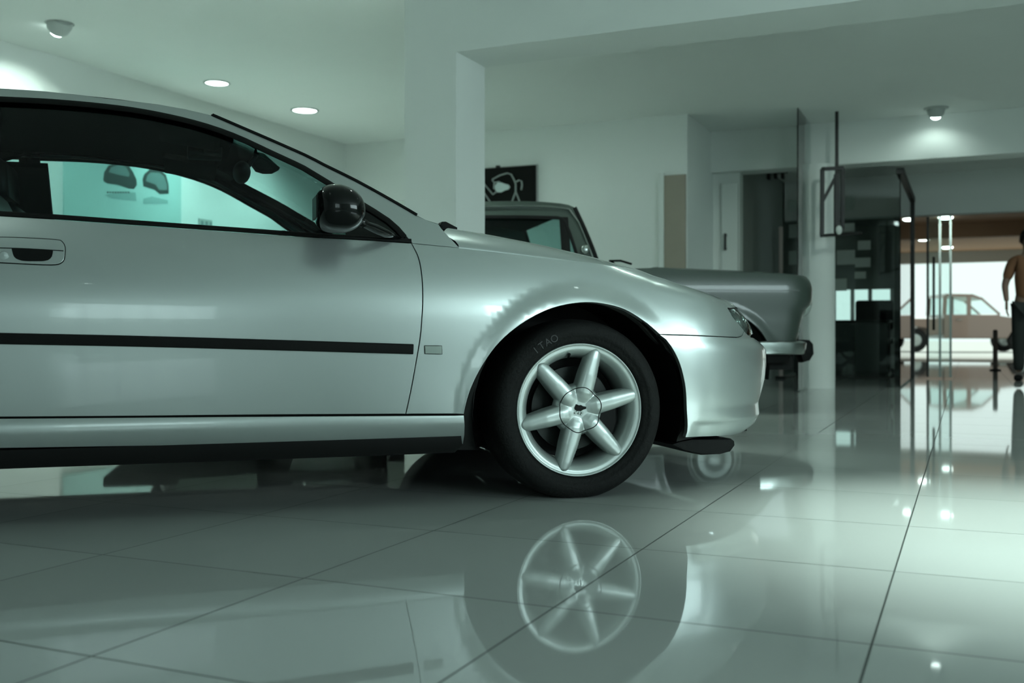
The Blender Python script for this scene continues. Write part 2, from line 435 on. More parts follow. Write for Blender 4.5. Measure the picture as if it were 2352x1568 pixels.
# office behind the bulkhead: glazing, header, inside
UO = 13.72
nL = nb_+.02; nR = -.63
rbox('trim_7', nL, 7.05, UO, UO+.18, 2.03, 2.55, M_wall)
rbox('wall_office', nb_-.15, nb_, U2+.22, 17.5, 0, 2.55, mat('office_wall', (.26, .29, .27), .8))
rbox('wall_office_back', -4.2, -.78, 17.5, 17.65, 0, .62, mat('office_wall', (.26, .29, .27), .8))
mb = MB().box(-4.2, -.78, 17.5, 17.65, 1.28, 2.55)
nw0, Yw = atu(1912, 17.5); nw1, _ = atu(2052, 17.5)
mb.box(-4.2, nw0, 17.5, 17.65, .62, 1.28).box(nw1, -.78, 17.5, 17.65, .62, 1.28)
tag(mb.build('wall_office_upper', MATS['office_wall']), kind='structure').rotation_euler = (0, 0, RZ)
rbox('ceiling_office_back', -4.2, -.78, UO+.18, 17.65, 2.3, 2.45, mat('office_ceiling', (.10, .12, .11), .8))
rbox('wall_passage', -.85, -.78, UO+.18, 17.65, 0, 2.55, mat('dark_panel', (.035, .042, .038), .6))
# window frame and pane at the back of the office
wn_ = rbox('window_1', nw0, nw1, 17.52, 17.56, .62, .66, M_white)
for x in (nw0+.02, lerp(nw0, nw1, .33), lerp(nw0, nw1, .62), nw1-.02): MB().box(x-.03, x+.03, 17.51, 17.57, .62, 1.28).build('window_frame', M_white, wn_)
MB().box(nw0, nw1, 17.535, 17.541, .62, 1.28).build('window_pane', M_pane, wn_)
# glass front of the office with frosted squares
gf = empty('office_glazing', R(nL, UO-.03), RZ); tag(gf, 'glass office front with pale frosted squares behind the round column', 'glazing')
W = nR-nL
MB().box(0, W, 0, .01, .02, 2.03).build('glass_pane', M_pane, gf)
M_frost = mat('frosted_film', (.82, .88, .85), .7)
_nt = M_frost.node_tree; _mx = _nt.nodes.new('ShaderNodeMixShader'); _tl = _nt.nodes.new('ShaderNodeBsdfTranslucent'); _tl.inputs[0].default_value = (.85, .92, .89, 1); _mx.inputs[0].default_value = .6
_nt.links.new(_nt.nodes['Principled BSDF'].outputs[0], _mx.inputs[1]); _nt.links.new(_tl.outputs[0], _mx.inputs[2]); _nt.links.new(_mx.outputs[0], _nt.nodes['Material Output'].inputs[0])
_, Yg = atu(1900, UO)
for (x0, x1, y0, y1) in ((1922, 1964, 575, 608), (1964, 2000, 592, 614), (1970, 2000, 553, 574), (1938, 1963, 513, 532), (1943, 1963, 452, 482), (1812, 1831, 516, 547), (1812, 1831, 577, 608), (1812, 1831, 459, 486), (1963, 1989, 624, 640), (1915, 1945, 640, 668)):
    a_, Yy = atu(x0, UO-.03); b_, _ = atu(x1, UO-.03)
    MB().box(a_-nL, b_-nL, -.004, -.001, zat(y1, Yy), zat(y0, Yy)).build('frosted_square', M_frost, gf)
# dark glazed partition running back from the bulkhead, with its black post and top rail
pt = empty('door_partition', R(nR, UG+.35), RZ); tag(pt, 'dark framed glass partition running back beside the open passage', 'glass partition')
Lp = UO-UG-.35-.04
MB().bar((0, 0, 2.22), (0, Lp, 2.22), .07, .06).build('top_rail', M_frame, pt)
MB().box(-.03, .03, Lp-.06, Lp, 0, 2.25).build('post', M_frame, pt)
MB().box(-.005, .005, 0, Lp-.06, .02, 2.19).build('glass_pane', M_pane, pt)
pt = empty('passage_door', R(nR+.18, UO-.06), RZ); tag(pt, 'glass door leaf with steel pull bars standing at the passage to the forecourt', 'glass door')
for x in (0, .14, .26): MB().bar((x, 0, .02), (x, 0, 2.0), .028).build('stile', M_frame if x == 0 else M_chrome, pt)
MB().box(.0, .26, -.004, .004, .02, 2.0).build('glass_pane', M_pane, pt)
MB().tube([(.07, -.05, .6), (.07, -.05, 1.5)], .015).build('pull_bar', M_frame, pt, smooth=True)
# reception counter, chair
cn0, _ = atu(1835, 14.2); 
ct = empty('reception_counter', R(-2.14, 14.1), RZ); tag(ct, 'low black counter behind the office glass', 'counter')
MB().box(0, 1.2, 0, .5, .03, .70, .01).build('body', mat('counter_black', (.012, .014, .013), .35), ct)
MB().box(-.02, 1.22, -.02, .52, .70, .735, .006).build('counter_top', M_gloss, ct)
MB().box(.03, 1.17, .03, .47, 0, .03).build('plinth', M_frame, ct)
ch = empty('office_chair', R(atu(2008, 15.0)[0], 15.0), RZ+.2); tag(ch, 'black office chair with rounded back behind the low counter', 'chair')
MB().box(-.25, .25, -.05, .04, .60, 1.02, .04).build('backrest', M_cloth, ch, angle=40)
MB().box(-.26, .26, 0, .5, .42, .50, .03).build('seat', M_cloth, ch, angle=40)
MB().tube([(0, .25, .06), (0, .25, .44)], .03).bar((0, -.02, .3), (0, -.02, .65), .05, .02).bar((0, -.02, .32), (0, .25, .42), .05, .02).build('post', M_frame, ch)
for k in range(5):
    a_ = k*2*PI/5; MB().bar((0, .25, .09), (.28*math.cos(a_), .25+.28*math.sin(a_), .05), .035).sphere((.28*math.cos(a_), .25+.28*math.sin(a_), .03), .03, .03, .03, 12, 8).build('leg', M_frame, ch)
# tall pale strip painted for light through a door gap, and ceiling grille inside the office
sn_, Ys = atu(1789, 12.9); sn_ += .02; o = empty('gap_light_strip', R(sn_, 12.9), RZ); tag(o, 'narrow pale pinkish upright panel inside the dark office', 'light strip')
MB().box(-.024, .024, 0, .04, 0, zat(520, Ys), .01).build('board', mat('gap_light_pale', (.55, .47, .43), .6), o)  # the pinkish light is put into this board's colour
MB().box(-.06, .06, -.03, .07, 0, .03, .004).build('foot', M_frame, o)
g0, Yg2 = atu(1708, 12.6); g1_, _ = atu(1808, 12.6); o = empty('ceiling_grille', R(g0, 12.6, 2.55), RZ); tag(o, 'dark slatted grille under the office ceiling', 'grille')
MB().box(0, g1_-g0, -.05, .05, -.06, 0).build('housing', mat('grille_grey', (.06, .07, .065), .6), o)
for k in range(6): MB().box(.04+k*(g1_-g0)/6.3, .04+k*(g1_-g0)/6.3+.035, -.06, .04, -.13, -.05, .01).build('slat', M_frame, o)

# covered forecourt outside: brown soffit, bright ground
M_soffit = mat('brown_soffit', (.38, .225, .13), .7, noise=.05)
rbox('ceiling_porch', -.78, 12, UO+.18, 17.65, 2.55, 2.7, M_soffit)
rbox('ceiling_porch_far', -9, 12, 17.65, 27., 2.55, 2.7, M_soffit)
rbox('trim_8', -9, 12, 20.2, 20.5, 2.3, 2.55, M_soffit)
rbox('trim_9', -9, 12, 26.9, 27.1, 2.28, 2.75, mat('pale_fascia', (.45, .47, .44), .8))
M_ground = mat('pale_concrete', (.50, .50, .46), .8, noise=.06, scale=3)
o = rbox('ground_forecourt', -30, 60, 22., 90, -.12, -.005, M_ground)
rbox('wall_porch', 5.2, 5.4, UO+.2, 27, 0, 2.6, M_soffit)

# ------------------------------------------------------------------ silver coupe
WZ = .294
class Coupe(Car):
    extra = None
    def base(s, q):
        b = -.035+.035*max(0, (q+1.0)/1.3)**2
        if q < -2.2: b += .05*((-q-2.2)/.8)**2
        return b
    def plan(s, q, a):
        if q < -3.0:                       # tail wraps round to the centre line
            v = min((-3.0-q)/.95, 1); ph = PI/2*(1-v); c = math.cos(ph)**(2/s.N); sn = math.sin(ph)**(2/s.N)
            return -3.0-.62*c, .015+(s.TC-.015)*(1-sn)
        return Car.plan(s, q, a)
def zb(q): return .841-.038*(q+.58) if q > -1.8 else .8874+.04*(-1.8-q)
def cdepth(q, z):
    zc = lerp(.595, .45, sstep(-.35, .7, q)); k = lerp(.95, .85, sstep(-.35, .6, q)); b_ = zb(q)
    if z < zc: d = .2*(zc-z)**2
    elif z <= b_: d = k*(z-zc)**2
    else: d = k*(b_-zc)**2+2*k*(b_-zc)*(z-b_)+.3*(z-b_)**2
    for wq in (0., -2.70):
        r = math.hypot(q-wq, z-WZ)
        if z > .12: d -= .013*(1-sstep(.368, .432, r))*(1-.8*sstep(.14, .32, q)*(1-sstep(.56, .66, z)))
    if q > .36: d += .007*(1-sstep(.226, .246, z))*sstep(.36, .40, q)
    if ZT: d += .035*max(0, min(1.4, 1-(interp(ZT, q)-z)/.06))**3*sstep(.05, .42, q)*(1-sstep(.62, .80, q))
    return d
ZT = None
NOSE = [(705, 1690), (728, 1712), (745, 1722), (760, 1728), (777, 1732), (783, 1740), (793, 1752), (803, 1759), (815, 1760), (840, 1760), (870, 1757), (900, 1750), (925, 1742), (945, 1744), (960, 1742), (975, 1732), (985, 1718), (995, 1695)]
car = Coupe((.2275, 3.406), math.radians(17.3), .86, 2.6, .30, .95, [(y, x, 3.85) for y, x in NOSE], (0., .054), cdepth)
FT = [(1054, 568), (1200, 585), (1318, 600), (1400, 609.5), (1467, 621), (1528, 642), (1600, 665), (1660, 686), (1680, 696), (1693, 705)]
QT = [-.41, -.3, -.19, -.1, 0., .07, .14, .2, .26, .31, .36, .42, .48, .54, .60, .66, .72, .78]
FTs = catmull(FT, 12)
for _ in range(12):
    nz = []
    for q in QT:
        lo, hi = .5, .95
        for _i in range(22):
            m = (lo+hi)/2; u, v = car.proj(*car.F(q, m))
            if v > interp(FTs, u): lo = m
            else: hi = m
        nz.append((q, lo))
    ZT = nz if _ == 0 else [(a, (b_+c_)/2) for (a, b_), (_q, c_) in zip(nz, ZT)]
    if _ < 7: car.calib([(y, x, 3.85) for y, x in NOSE])
print('fender top', [(round(a, 3), round(b, 3)) for a, b in ZT])

coupe = empty('coupe_car', (car.W0[0], car.W0[1], 0), car.ang)
tag(coupe, 'silver metallic coupe in side view on the tiled showroom floor, front wheel with six spokes', 'car')

BELT = [(0, 495), (147, 504), (300, 515), (500, 529), (700, 543), (850, 551.5), (945, 558)]
SEAM = [(945, 558), (955, 577), (963, 598), (969, 635), (971, 680), (969, 730), (965, 775), (955, 835), (945, 890), (932, 951)]
ARCH = [(1515, 768), (1496, 751), (1474, 734), (1433, 710), (1388, 698), (1346, 694.5), (1299, 700), (1254, 713.5), (1209, 737), (1171, 764.5), (1139, 796), (1110.6, 836), (1088, 878), (1074, 916), (1066, 951)]
SILL = [(1066, 951), (932, 951), (600, 953), (300, 956), (0, 958)]
pB = car.inv(0, 495); pS = car.inv(0, 958)
belt = car.path(BELT, step=.03)
QD = -1.86                                         # rear edge of the long door
belt_l = [(QD, zb(QD)-(zb(pB[0])-pB[1]))]+[tuple(p) for p in belt]
door_o = car.path(('q', belt_l), SEAM, SILL[1:], ('q', [pS, (QD, pS[1])]), ('q', [(QD, pS[1]), (QD, belt_l[0][1])]))
ft_q = [p for p in ZT]+[(.84, ZT[-1][1]-.001)]
fend_o = car.path(('q', ft_q), ('q', [ft_q[-1], (.84, ft_q[-1][1]-.010)]), ('q', [(.84, ft_q[-1][1]-.010), (.80, interp(ZT, .80)-.010), car.inv(1672, 708)]), [(1672, 708), (1674, 711), (1682, 726), (1695, 741), (1709, 759)], [(1709, 759), (1706, 769), (1698, 773.5), (1680, 774), (1515, 768)], ARCH, [(1066, 951), (932, 951)], SEAM[::-1], ('q', [car.inv(945, 558), ZT[0]]))
bq0 = car.inv(1724, 773.5)
bump_o = car.path([(1515, 768), (1680, 774), (1698, 773.5), (1706, 769), (1709, 759)], [(1709, 759), (1717, 768), (1724, 773.5)],
                  ('q', [bq0, (bq0[0]+.12, .53), (1.05, .50), (1.245, .50)]), ('q', [(1.245, .50), (1.245, .185)]), ('q', [(1.245, .185), (1.0, .185), (.75, .178), (.6, .178)]), [(1650, 1002), (1573, 1005)],
                  [(1573, 1005), (1577.5, 967), (1575.5, 929), (1572, 884), (1560, 836), (1539, 795), (1527, 780), (1515, 768)], step=.018)
def quarter():
    arc = [(-2.70+.358*math.cos(a), WZ+.358*math.sin(a)) for a in [math.radians(-2+ (184)*i/30) for i in range(31)]]
    return [(QD, belt_l[0][1]), (QD, pS[1]), (QD-.2, pS[1]), (-2.335, pS[1])]+arc+[(-3.06, .22), (-3.2, .19), (-3.945, .19), (-3.945, .86), (-3.7, .90), (-3.2, .935), (-2.9, .93), (-2.5, .915)]
quart_o = car.path(('q', [quarter()[i] for i in (0, 1)]), ('q', quarter()[1:4]), ('q', quarter()[4:35]), ('q', quarter()[35:38]), ('q', [(-3.945, .19), (-3.945, .86)]), ('q', quarter()[38:]), ('q', [(-2.5, .915), (QD, belt_l[0][1])]), step=.035)
# greenhouse
RU = [(0, 203), (119, 211), (238, 225), (372, 241), (488, 266), (565, 299), (700, 358), (743, 380), (820, 418), (905, 465), (958, 496), (980, 506), (1007, 515)]
RL = [(947.6, 558), (933, 541.5), (916, 522), (894.5, 503), (862.6, 482), (831, 463), (777.5, 429), (735, 403), (700, 382), (625, 347), (536, 306.5), (446, 277), (336, 253), (238, 239.5), (119, 229), (0, 223)]
ru = car.path(RU, step=.04); rl = car.path(RL, step=.04)
u0, l0 = ru[0], rl[-1]
rear_u = [(-3.2, .937), (-3.0, 1.02), (-2.75, 1.13), (-2.45, u0[1]-.035), (-2.1, u0[1]+.0)]
rear_l = [(-2.05, l0[1]-.012), (-2.3, 1.16), (-2.45, 1.02), (-2.5, .92)]
rail_o = car.path(('q', rear_u+[u0]), ('q', ru), [(1007, 515), (1013, 524), (1054, 568)], [(1054, 568), (947.6, 558)], ('q', rl), ('q', [l0]+rear_l), ('q', [(-2.5, .92), (-2.9, .935), (-3.2, .937)]), step=.03)
def shift(line, d):                      # a line moved by d along its normal in (q, z)
    out = []
    for i, p in enumerate(line):
        a, b_ = line[max(i-1, 0)], line[min(i+1, len(line)-1)]; v = Vector((b_[0]-a[0], b_[1]-a[1])).normalized()
        out.append((p[0]+v.y*d, p[1]-v.x*d))
    return out
glass_top = rl+[tuple(x) for x in catmull([l0]+rear_l[:3]+[(-2.49, .95)], .05)][1:]
for far in (False, True):
    dr = panel('door', car, door_o, M_silver, coupe, far)
    fe = panel('fender', car, fend_o, M_silver, coupe, far, cell=.02)
    qp = panel('rear_quarter', car, quart_o, M_silver, coupe, far, cell=.05)
    rp = panel('roof_pillar', car, rail_o, M_silver, coupe, far, cell=.03, inset=.001)
    # window glass, one pane in the door and one behind it
    gt = [p for p in glass_top]
    door_g = [p for p in gt if p[0] > QD+.01]; end_z = interp(sorted(gt), QD)
    bl = [(p[0], p[1]+.004) for p in belt_l]
    panel('door_glass', car, [(-.60, zb(-.60)+.004)]+[p for p in door_g if p[1] > zb(p[0])+.012]+[(QD+.005, end_z)]+[bl[0]]+[p for p in bl[1:] if p[0] < -.62], M_glass, dr, far, off=.012, cell=.08, deep=.004, roll=.0005, inset=-.008)
    panel('quarter_glass', car, [(QD-.03, end_z)]+[p for p in gt if p[0] < QD-.04]+[(-2.5, .93), (QD-.03, belt_l[0][1]+.01)], M_glass, rp, far, off=.012, cell=.08, deep=.004, roll=.0005, inset=-.008)
    panel('rear_pillar_cover', car, [(QD-.05, end_z+.01), (QD+.03, end_z+.01), (QD+.03, belt_l[0][1]), (QD-.05, belt_l[0][1])], M_gloss, rp, far, off=.010, cell=.05)
    ribbon('window_seal', car, shift(glass_top[1:], -.008), .0095, M_black, rp, .003, far)
    ribbon('belt_seal', car, [(p[0], p[1]+.006) for p in belt_l], .0065, M_black, dr, .005, far)
    sail = car.path([(820, 461), (862.6, 487), (894.5, 508), (916, 527), (936, 550)], [(936, 550), (790, 545)], [(790, 545), (820, 461)], step=.02)
    panel('mirror_base', car, sail, M_gloss, dr, far, off=.004, cell=.02, deep=.01)
    md = car.path([(0, 777), (300, 783), (600, 791), (948, 801.5)], step=.03)
    ribbon('side_moulding', car, [(QD+.01, md[0][1]+.001)]+md, .0158, M_black, dr, .012, far)
    ml = car.path([(975, 794), (1014, 794)], [(1014, 794), (1015, 813)], [(1015, 813), (976, 812)], [(976, 812), (975, 794)], step=.01)
    panel('marker_lamp', car, ml, mat('marker_lens', (.36, .42, .38), .22, coat=1), fe, far, raise_=.004, cell=.012, roll=.003, deep=.008)
    ribbon('lamp_surround', car, ml+[ml[0], ml[1]], .0014, M_black, fe, .003, far)
bu = [panel('front_bumper', car, bump_o, M_silver, coupe, far, cell=.012) for far in (False, True)]

# sill and black under-sill
def sdepth(q, z): u = (z-.222)/.09; return -.004+.055*(u-.62)**2
sill = Coupe(car.W0, car.ang, car.TC, car.N, car.Q0, car.L, [], (0., .054), sdepth)
sill.atab = car.atab
s_o = sill.path([(1066, 953), (600, 955.5), (0, 960)], ('q', [sill.inv(0, 960), (-2.31, .312)]), ('q', [(-2.31, .312), (-2.33, .222)]), ('q', [(-2.33, .222), sill.inv(0, 1030)]), [(0, 1030), (500, 1023), (1064, 1020)], [(1064, 1020), (1066, 953)], step=.03)
u_o = [(-2.32, .222), (-.41, .222), (-.405, .19), (-.43, .165), (-1.2, .165), (-2.32, .165)]
def tdepth(q, z): return .018+.25*max(0, .2-z)
tray = Coupe(car.W0, car.ang, car.TC, car.N, car.Q0, car.L, [], (0., .054), tdepth); tray.atab = car.atab
for far in (False, True):
    panel('side_sill', sill, s_o, M_silver, coupe, far, cell=.013, deep=.03)
    panel('sill_skirt', tray, tray.path(*[('q', [u_o[i], u_o[(i+1) % 6]]) for i in range(6)], step=.03), M_black, coupe, far, cell=.03, deep=.05)

# door handle (near and far side)
for far, dr in ((False, [o for o in coupe.children if o.name.startswith('door')][0]), (True, [o for o in coupe.children if o.name.startswith('door')][1])):
    hx = car.path([(-14, 545), (60, 547), (128, 551), (142, 555), (149, 567), (149, 582)], [(149, 582), (147, 596), (138, 605), (118, 608), (60, 606), (-14, 602)], [(-14, 602), (-14, 545)], step=.008)
    hb = panel('door_handle', car, hx, M_silver, dr, far, raise_=.003, cell=.012, roll=.002, deep=.006, inset=.002)
    ribbon('handle_outline', car, hx+[hx[0], hx[1]], .0019, M_black, hb, .0018, far)
    pk = car.path([(27, 571), (122, 575)], [(122, 575), (119, 590), (110, 598), (100, 600), (60, 600), (44, 597), (33, 590), (27, 571)], step=.008)
    panel('handle_recess', car, pk, M_black, hb, far, raise_=.004, cell=.012, roll=.0005, deep=.003, inset=0)
    ribbon('handle_gap', car, car.path([(-12, 570), (60, 572), (146, 577)], step=.01), .0012, M_black, hb, .0045, far)
    q, z = car.inv(10, 587); p = Vector(car.F(q, z)); 
    if far: p.y = 2*car.TC-p.y
    sg = 1 if far else -1
    MB().lathe([(0, sg*.008), (.011, sg*.007), (.013, sg*.003), (.013, 0)], 24, 'Y', (p.x, p.y, p.z)).build('door_lock', M_rim, hb, smooth=True, angle=40)

# headlamps, grille, bonnet
h_rear = [car.inv(*p) for p in ((1673, 709), (1676, 715), (1683, 726), (1695, 741), (1709, 759), (1717, 768), (1724, 773.5))]
h_top = [h_rear[0], (.80, interp(ZT, .80)-.010)]; hq = .80
bq = h_rear[-1]; zt = h_top[1][1]
print('lamp', [(round(a, 3), round(b_, 3)) for a, b_ in h_rear], h_top)
head_o = car.path(('q', [h_rear[0], h_top[1], (hq+.12, zt+.002), (hq+.28, zt-.02)]), ('q', [(hq+.28, zt-.02), (hq+.27, .56), (hq+.2, .545)]), ('q', [(hq+.2, .545), (bq[0]+.05, .545), bq]), ('q', h_rear[::-1]), step=.015)
gq0 = hq+.285
grille_o = car.path(('q', [(gq0, zt-.02), (1.245, zt-.03)]), ('q', [(1.245, zt-.03), (1.245, .51)]), ('q', [(1.245, .51), (gq0-.01, .54)]), ('q', [(gq0-.01, .54), (gq0, zt-.02)]), step=.02)
for far in (False, True):
    hl = panel('headlamp', car, head_o, M_clear, coupe, far, cell=.018, inset=.002, deep=.01)
    rf = panel('lamp_reflector', car, head_o, M_lamp, hl, far, cell=.02, inset=.004, off=.022, deep=.02)
    ribbon('lamp_trim', car, [h_rear[0], h_top[1]], .0035, M_black, hl, .002, far)
    for k in range(6):
        q_, z_ = hq-.02+.045*k, .60-.006*k; p = Vector(car.F(q_, z_, .018)); n_ = car.nrm(q_, z_)
        if far: p.y = 2*car.TC-p.y
        MB().sphere(p, .013, .013, .016, 12, 8).build('lamp_bulb', M_chrome, hl, smooth=True)
    panel('grille', car, grille_o, M_black, coupe, far, cell=.03, off=.01)

def E_of(k):  # bonnet edge: along the fender top, in car coordinates
    pts = sorted(ZT); q0, q1 = pts[0][0], pts[-1][0]; q = lerp(q0, q1, k); z = interp(pts, q)
    return Vector(car.F(q, z))
SILH = [(1013, 521), (1040, 522), (1054, 525), (1115, 538), (1150, 546), (1184, 550.5), (1264, 566), (1341, 585), (1406, 602), (1467, 619.5), (1528, 642), (1600, 665), (1660, 686), (1700, 710)]
def bon(k, tau, Cc):
    e = E_of(k); B = lerp(.22, .10, k); f = 1-(1-tau)**2
    rise = Cc*(1-(1-min(1, tau*1.0))**lerp(16, 5, min(1, k*1.6)))
    return Vector((e.x+B*f-.065*(1-k)**7*sstep(0, .06, tau), e.y+(car.TC-e.y)*tau, e.z+rise))
def solveC(k):
    lo, hi = 0., .2
    for _ in range(16):
        m = (lo+hi)/2
        best = min((car.proj(*bon(k, t_/30, m))[1]-interp(SILH, car.proj(*bon(k, t_/30, m))[0])) for t_ in range(31))
        if best > 0: lo = m
        else: hi = m
    return lo
CK = [(k/12, solveC(k/12)) for k in range(13)]
print('bonnet crown', [round(c, 3) for _, c in CK])
CKs = [(CK[i][0], (CK[max(i-1, 0)][1]+2*CK[i][1]+CK[min(i+1, 12)][1])/4 if i < 6 else CK[i][1]*.9) for i in range(13)]
rows = []
for i in range(41):
    k = i/40; c = interp(CKs, k); half_ = [bon(k, (j/24)**1.6, c) for j in range(25)]
    half_[0] = half_[0]+Vector((0, .002, .0005))
    full = [half_[0]+Vector((0, .003, -.02))]+half_+[Vector((p.x, 2*car.TC-p.y, p.z)) for p in half_[-2::-1]]+[Vector((half_[0].x, 2*car.TC-half_[0].y-.003, half_[0].z-.02))]
    rows.append(full)
rows.append([p+Vector((0.004, 0, -.025)) for p in rows[-1]])
grid('bonnet', rows[::-1], M_silver, coupe)
# roof, windscreen, rear window, boot lid
UL = [tuple(p) for p in rear_u]+[tuple(p) for p in ru]
def edge_at(q): return Vector(car.F(q, interp(sorted(UL), q)))
q_hdr = car.inv(488, 266)[0]; q_base = car.inv(1010, 517)[0]
def canopy(q0, q1, nrow, crown, bow0, bow1, inset=0., drop=0.):
    rows = []
    for i in range(nrow+1):
        k = i/nrow; e = edge_at(lerp(q0, q1, k)); row = []
        for j in range(25):
            x = -1+2*j/24; t_ = car.TC-(car.TC-e.y-inset)*(-x) if False else car.TC+x*(car.TC-e.y-inset)
            row.append(Vector((e.x+lerp(bow0, bow1, k)*(1-x*x), t_, e.z+crown*(1-x**4)-drop)))
        rows.append(row)
    return rows
def bow(q): return interp([(-3.2, -.12), (-2.35, -.06), (-1.9, .0), (q_hdr, .08), (q_base, .14)], q)
grid('roof', canopy(-2.35, q_hdr, 14, .012, bow(-2.35), bow(q_hdr)), M_silver, coupe)
wsr = canopy(q_hdr, q_base, 16, .012, bow(q_hdr), bow(q_base))
ws = grid('windscreen', wsr, M_glass, coupe)
for lo_, hi_ in ((0, 3), (22, 25)): grid('screen_border', [[p+Vector((-.004, 0, -.006)) for p in r[lo_:hi_]] for r in wsr], M_gloss, ws)
grid('screen_border', [[p+Vector((-.004, 0, -.006)) for p in r] for r in wsr[:3]], M_gloss, ws)
rg = grid('rear_window', canopy(-3.2, -2.35, 10, .03, bow(-3.2), bow(-2.35)), M_glass, coupe)
for far in (False, True):
    sl = [(p[0], p[1]+.003) for p in [car.inv(x, y) for x, y in RU[4:11]]]
    ribbon('windscreen_seal', car, catmull(sl, .04), .0045, M_black, ws, .004, far)
MB().tube([edge_at(q_hdr)+Vector((.08*(1-(j/10-1)**2)+.0, (car.TC-edge_at(q_hdr).y)*j/10, .012*(1-(j/10-1)**4))) for j in range(21)], .006, 6).build('header_seal', M_black, ws, smooth=True)
rows = []
for i in range(12):
    q = lerp(-3.2, -3.945, i/11); e = Vector(car.F(q, interp([(-3.945, .86), (-3.7, .90), (-3.2, .935)], q)))
    rows.append([Vector((e.x, car.TC+x_*(car.TC-e.y), e.z+.02*(1-x_*x_))) for x_ in [-1+j/8 for j in range(17)]])
grid('boot_lid', rows, M_silver, coupe)
# cowl and wiper at the foot of the windscreen
eb = edge_at(q_base)
cb_ = [bon(0, t_/10, CKs[0][1]) for t_ in range(1, 11)]
cr = [[Vector((e.x-.005, e.y, e.z-.012)) for e in cb_]+[Vector((e.x-.005, 2*car.TC-e.y, e.z-.012)) for e in cb_[-2::-1]], [Vector((e.x-.14, e.y, e.z-.014)) for e in cb_]+[Vector((e.x-.14, 2*car.TC-e.y, e.z-.014)) for e in cb_[-2::-1]]]
grid('cowl_panel', cr, M_black, coupe)
def loc3(px, py, t_):                  # car coordinates of a photograph point seen at lateral distance t_
    a = (px-CX)/FPX; s_ = (a*(car.W0[1]+t_*car.cp)-car.W0[0]+t_*car.sp)/(car.cp-a*car.sp)
    return Vector((s_, t_, CH+(HY-py)/FPX*(car.W0[1]+s_*car.sp+t_*car.cp)))
p = loc3(1024, 516, .22)
wp = MB().prism([(p.x-.030, p.z-.012), (p.x-.018, p.z+.008), (p.x-.004, p.z+.009), (p.x+.036, p.z-.010), (p.x+.036, p.z-.02), (p.x-.03, p.z-.02)], p.y-.02, p.y+.03, .003).bar(p+Vector((-.015, 0, -.002)), p+Vector((-.12, .5, .03)), .010, .007).build('wiper', M_black, coupe)

# inner shell, floor pan, wheel houses
def shell_o(grow=0.):
    A = lambda q0: [(q0+.366*math.cos(math.radians(a)), WZ+.366*math.sin(math.radians(a))) for a in range(200, -21, -10)]
    top = [(q, interp(ZT, q)-.03) for q in (.55, .4, .2, 0., -.2, -.4)]+[(q, zb(q)-.012) for q in (-.6, -1.2, -1.8, -2.4, -3.1)]
    return [(-3.4, .22)]+A(-2.70)+A(0.)+[(.6, .2), (.66, .45)]+top+[(-3.4, .85)]
for far in (False, True):
    so_ = shell_o(); panel('inner_shell', car, car.path(*[('q', [so_[i], so_[(i+1) % len(so_)]]) for i in range(len(so_))], step=.06), M_gap, coupe, far, off=.03, cell=.08, deep=.02)
def wellpts():
    pts = []
    for q0, s0 in ((0, 1), (-2.70, 1)): pass
    return [(.80, .30), (.40, .30), (.40, .33), (-.36, .33), (-.36, .08), (-2.32, .08), (-2.32, .33), (-3.08, .33), (-3.08, .12), (-3.5, .25)]
half_ = wellpts(); fp = half_+[(x, 2*car.TC-y) for x, y in half_[::-1]]
MB().prism(fp, .175, .205, plane='XY').build('floor_pan', M_gap, coupe)
for q0 in (0., -2.70):
    for far in (False, True):
        y0, y1 = (.0, .33) if not far else (2*car.TC, 2*car.TC-.33)
        v, f = [], []
        n = 26
        for i in range(n+1):
            a = math.radians(-28+236*i/n)
            for yy in (y0, y1): v.append((q0+.372*math.cos(a), yy, max(.172, WZ+.372*math.sin(a))))
        for i in range(n): f.append((2*i, 2*i+1, 2*i+3, 2*i+2))
        c_ = len(v); v.append((q0, y1, WZ))
        for i in range(n): f.append((2*i+1, c_, 2*i+3))
        mk('wheel_arch_liner', v, f, M_black, coupe, False)
MB().box(-.55, .30, .42, 1.30, .135, .30, .02).box(-.20, -.08, .34, 1.38, .12, .20, .01).build('front_subframe', M_gap, coupe)
MB().tube([(-.4, 1.0, .17), (-1.2, 1.02, .16), (-2.0, 1.02, .16), (-2.5, 1.1, .18)], .035, 12).tube([(-1.3, .95, .165), (-1.8, .95, .165)], [(.11, .045)]*2, 16).build('exhaust', M_gap, coupe, smooth=True, angle=50)
MB().box(-3.0, -2.4, .35, 1.37, .15, .30, .02).build('rear_subframe', M_gap, coupe)
# engine bay block, bulkheads
MB().box(.42, .62, .2, 1.52, .2, .52).build('radiator', M_gap, coupe)
MB().box(-.42, -.38, .1, 1.62, .2, .76).build('firewall', M_gap, coupe)
# air deflector under the bumper
ad = MB()
pa = [loc3(x, y, .16) for x, y in ((1551, 1012), (1577, 1007), (1668, 1005), (1675, 1010), (1676, 1020), (1666, 1034), (1640, 1040), (1600, 1042), (1578, 1038), (1560, 1026), (1530, 1018))]
ad.prism([(p.x, p.z) for p in pa], .12, 1.60, .006).build('air_deflector', M_black, coupe)

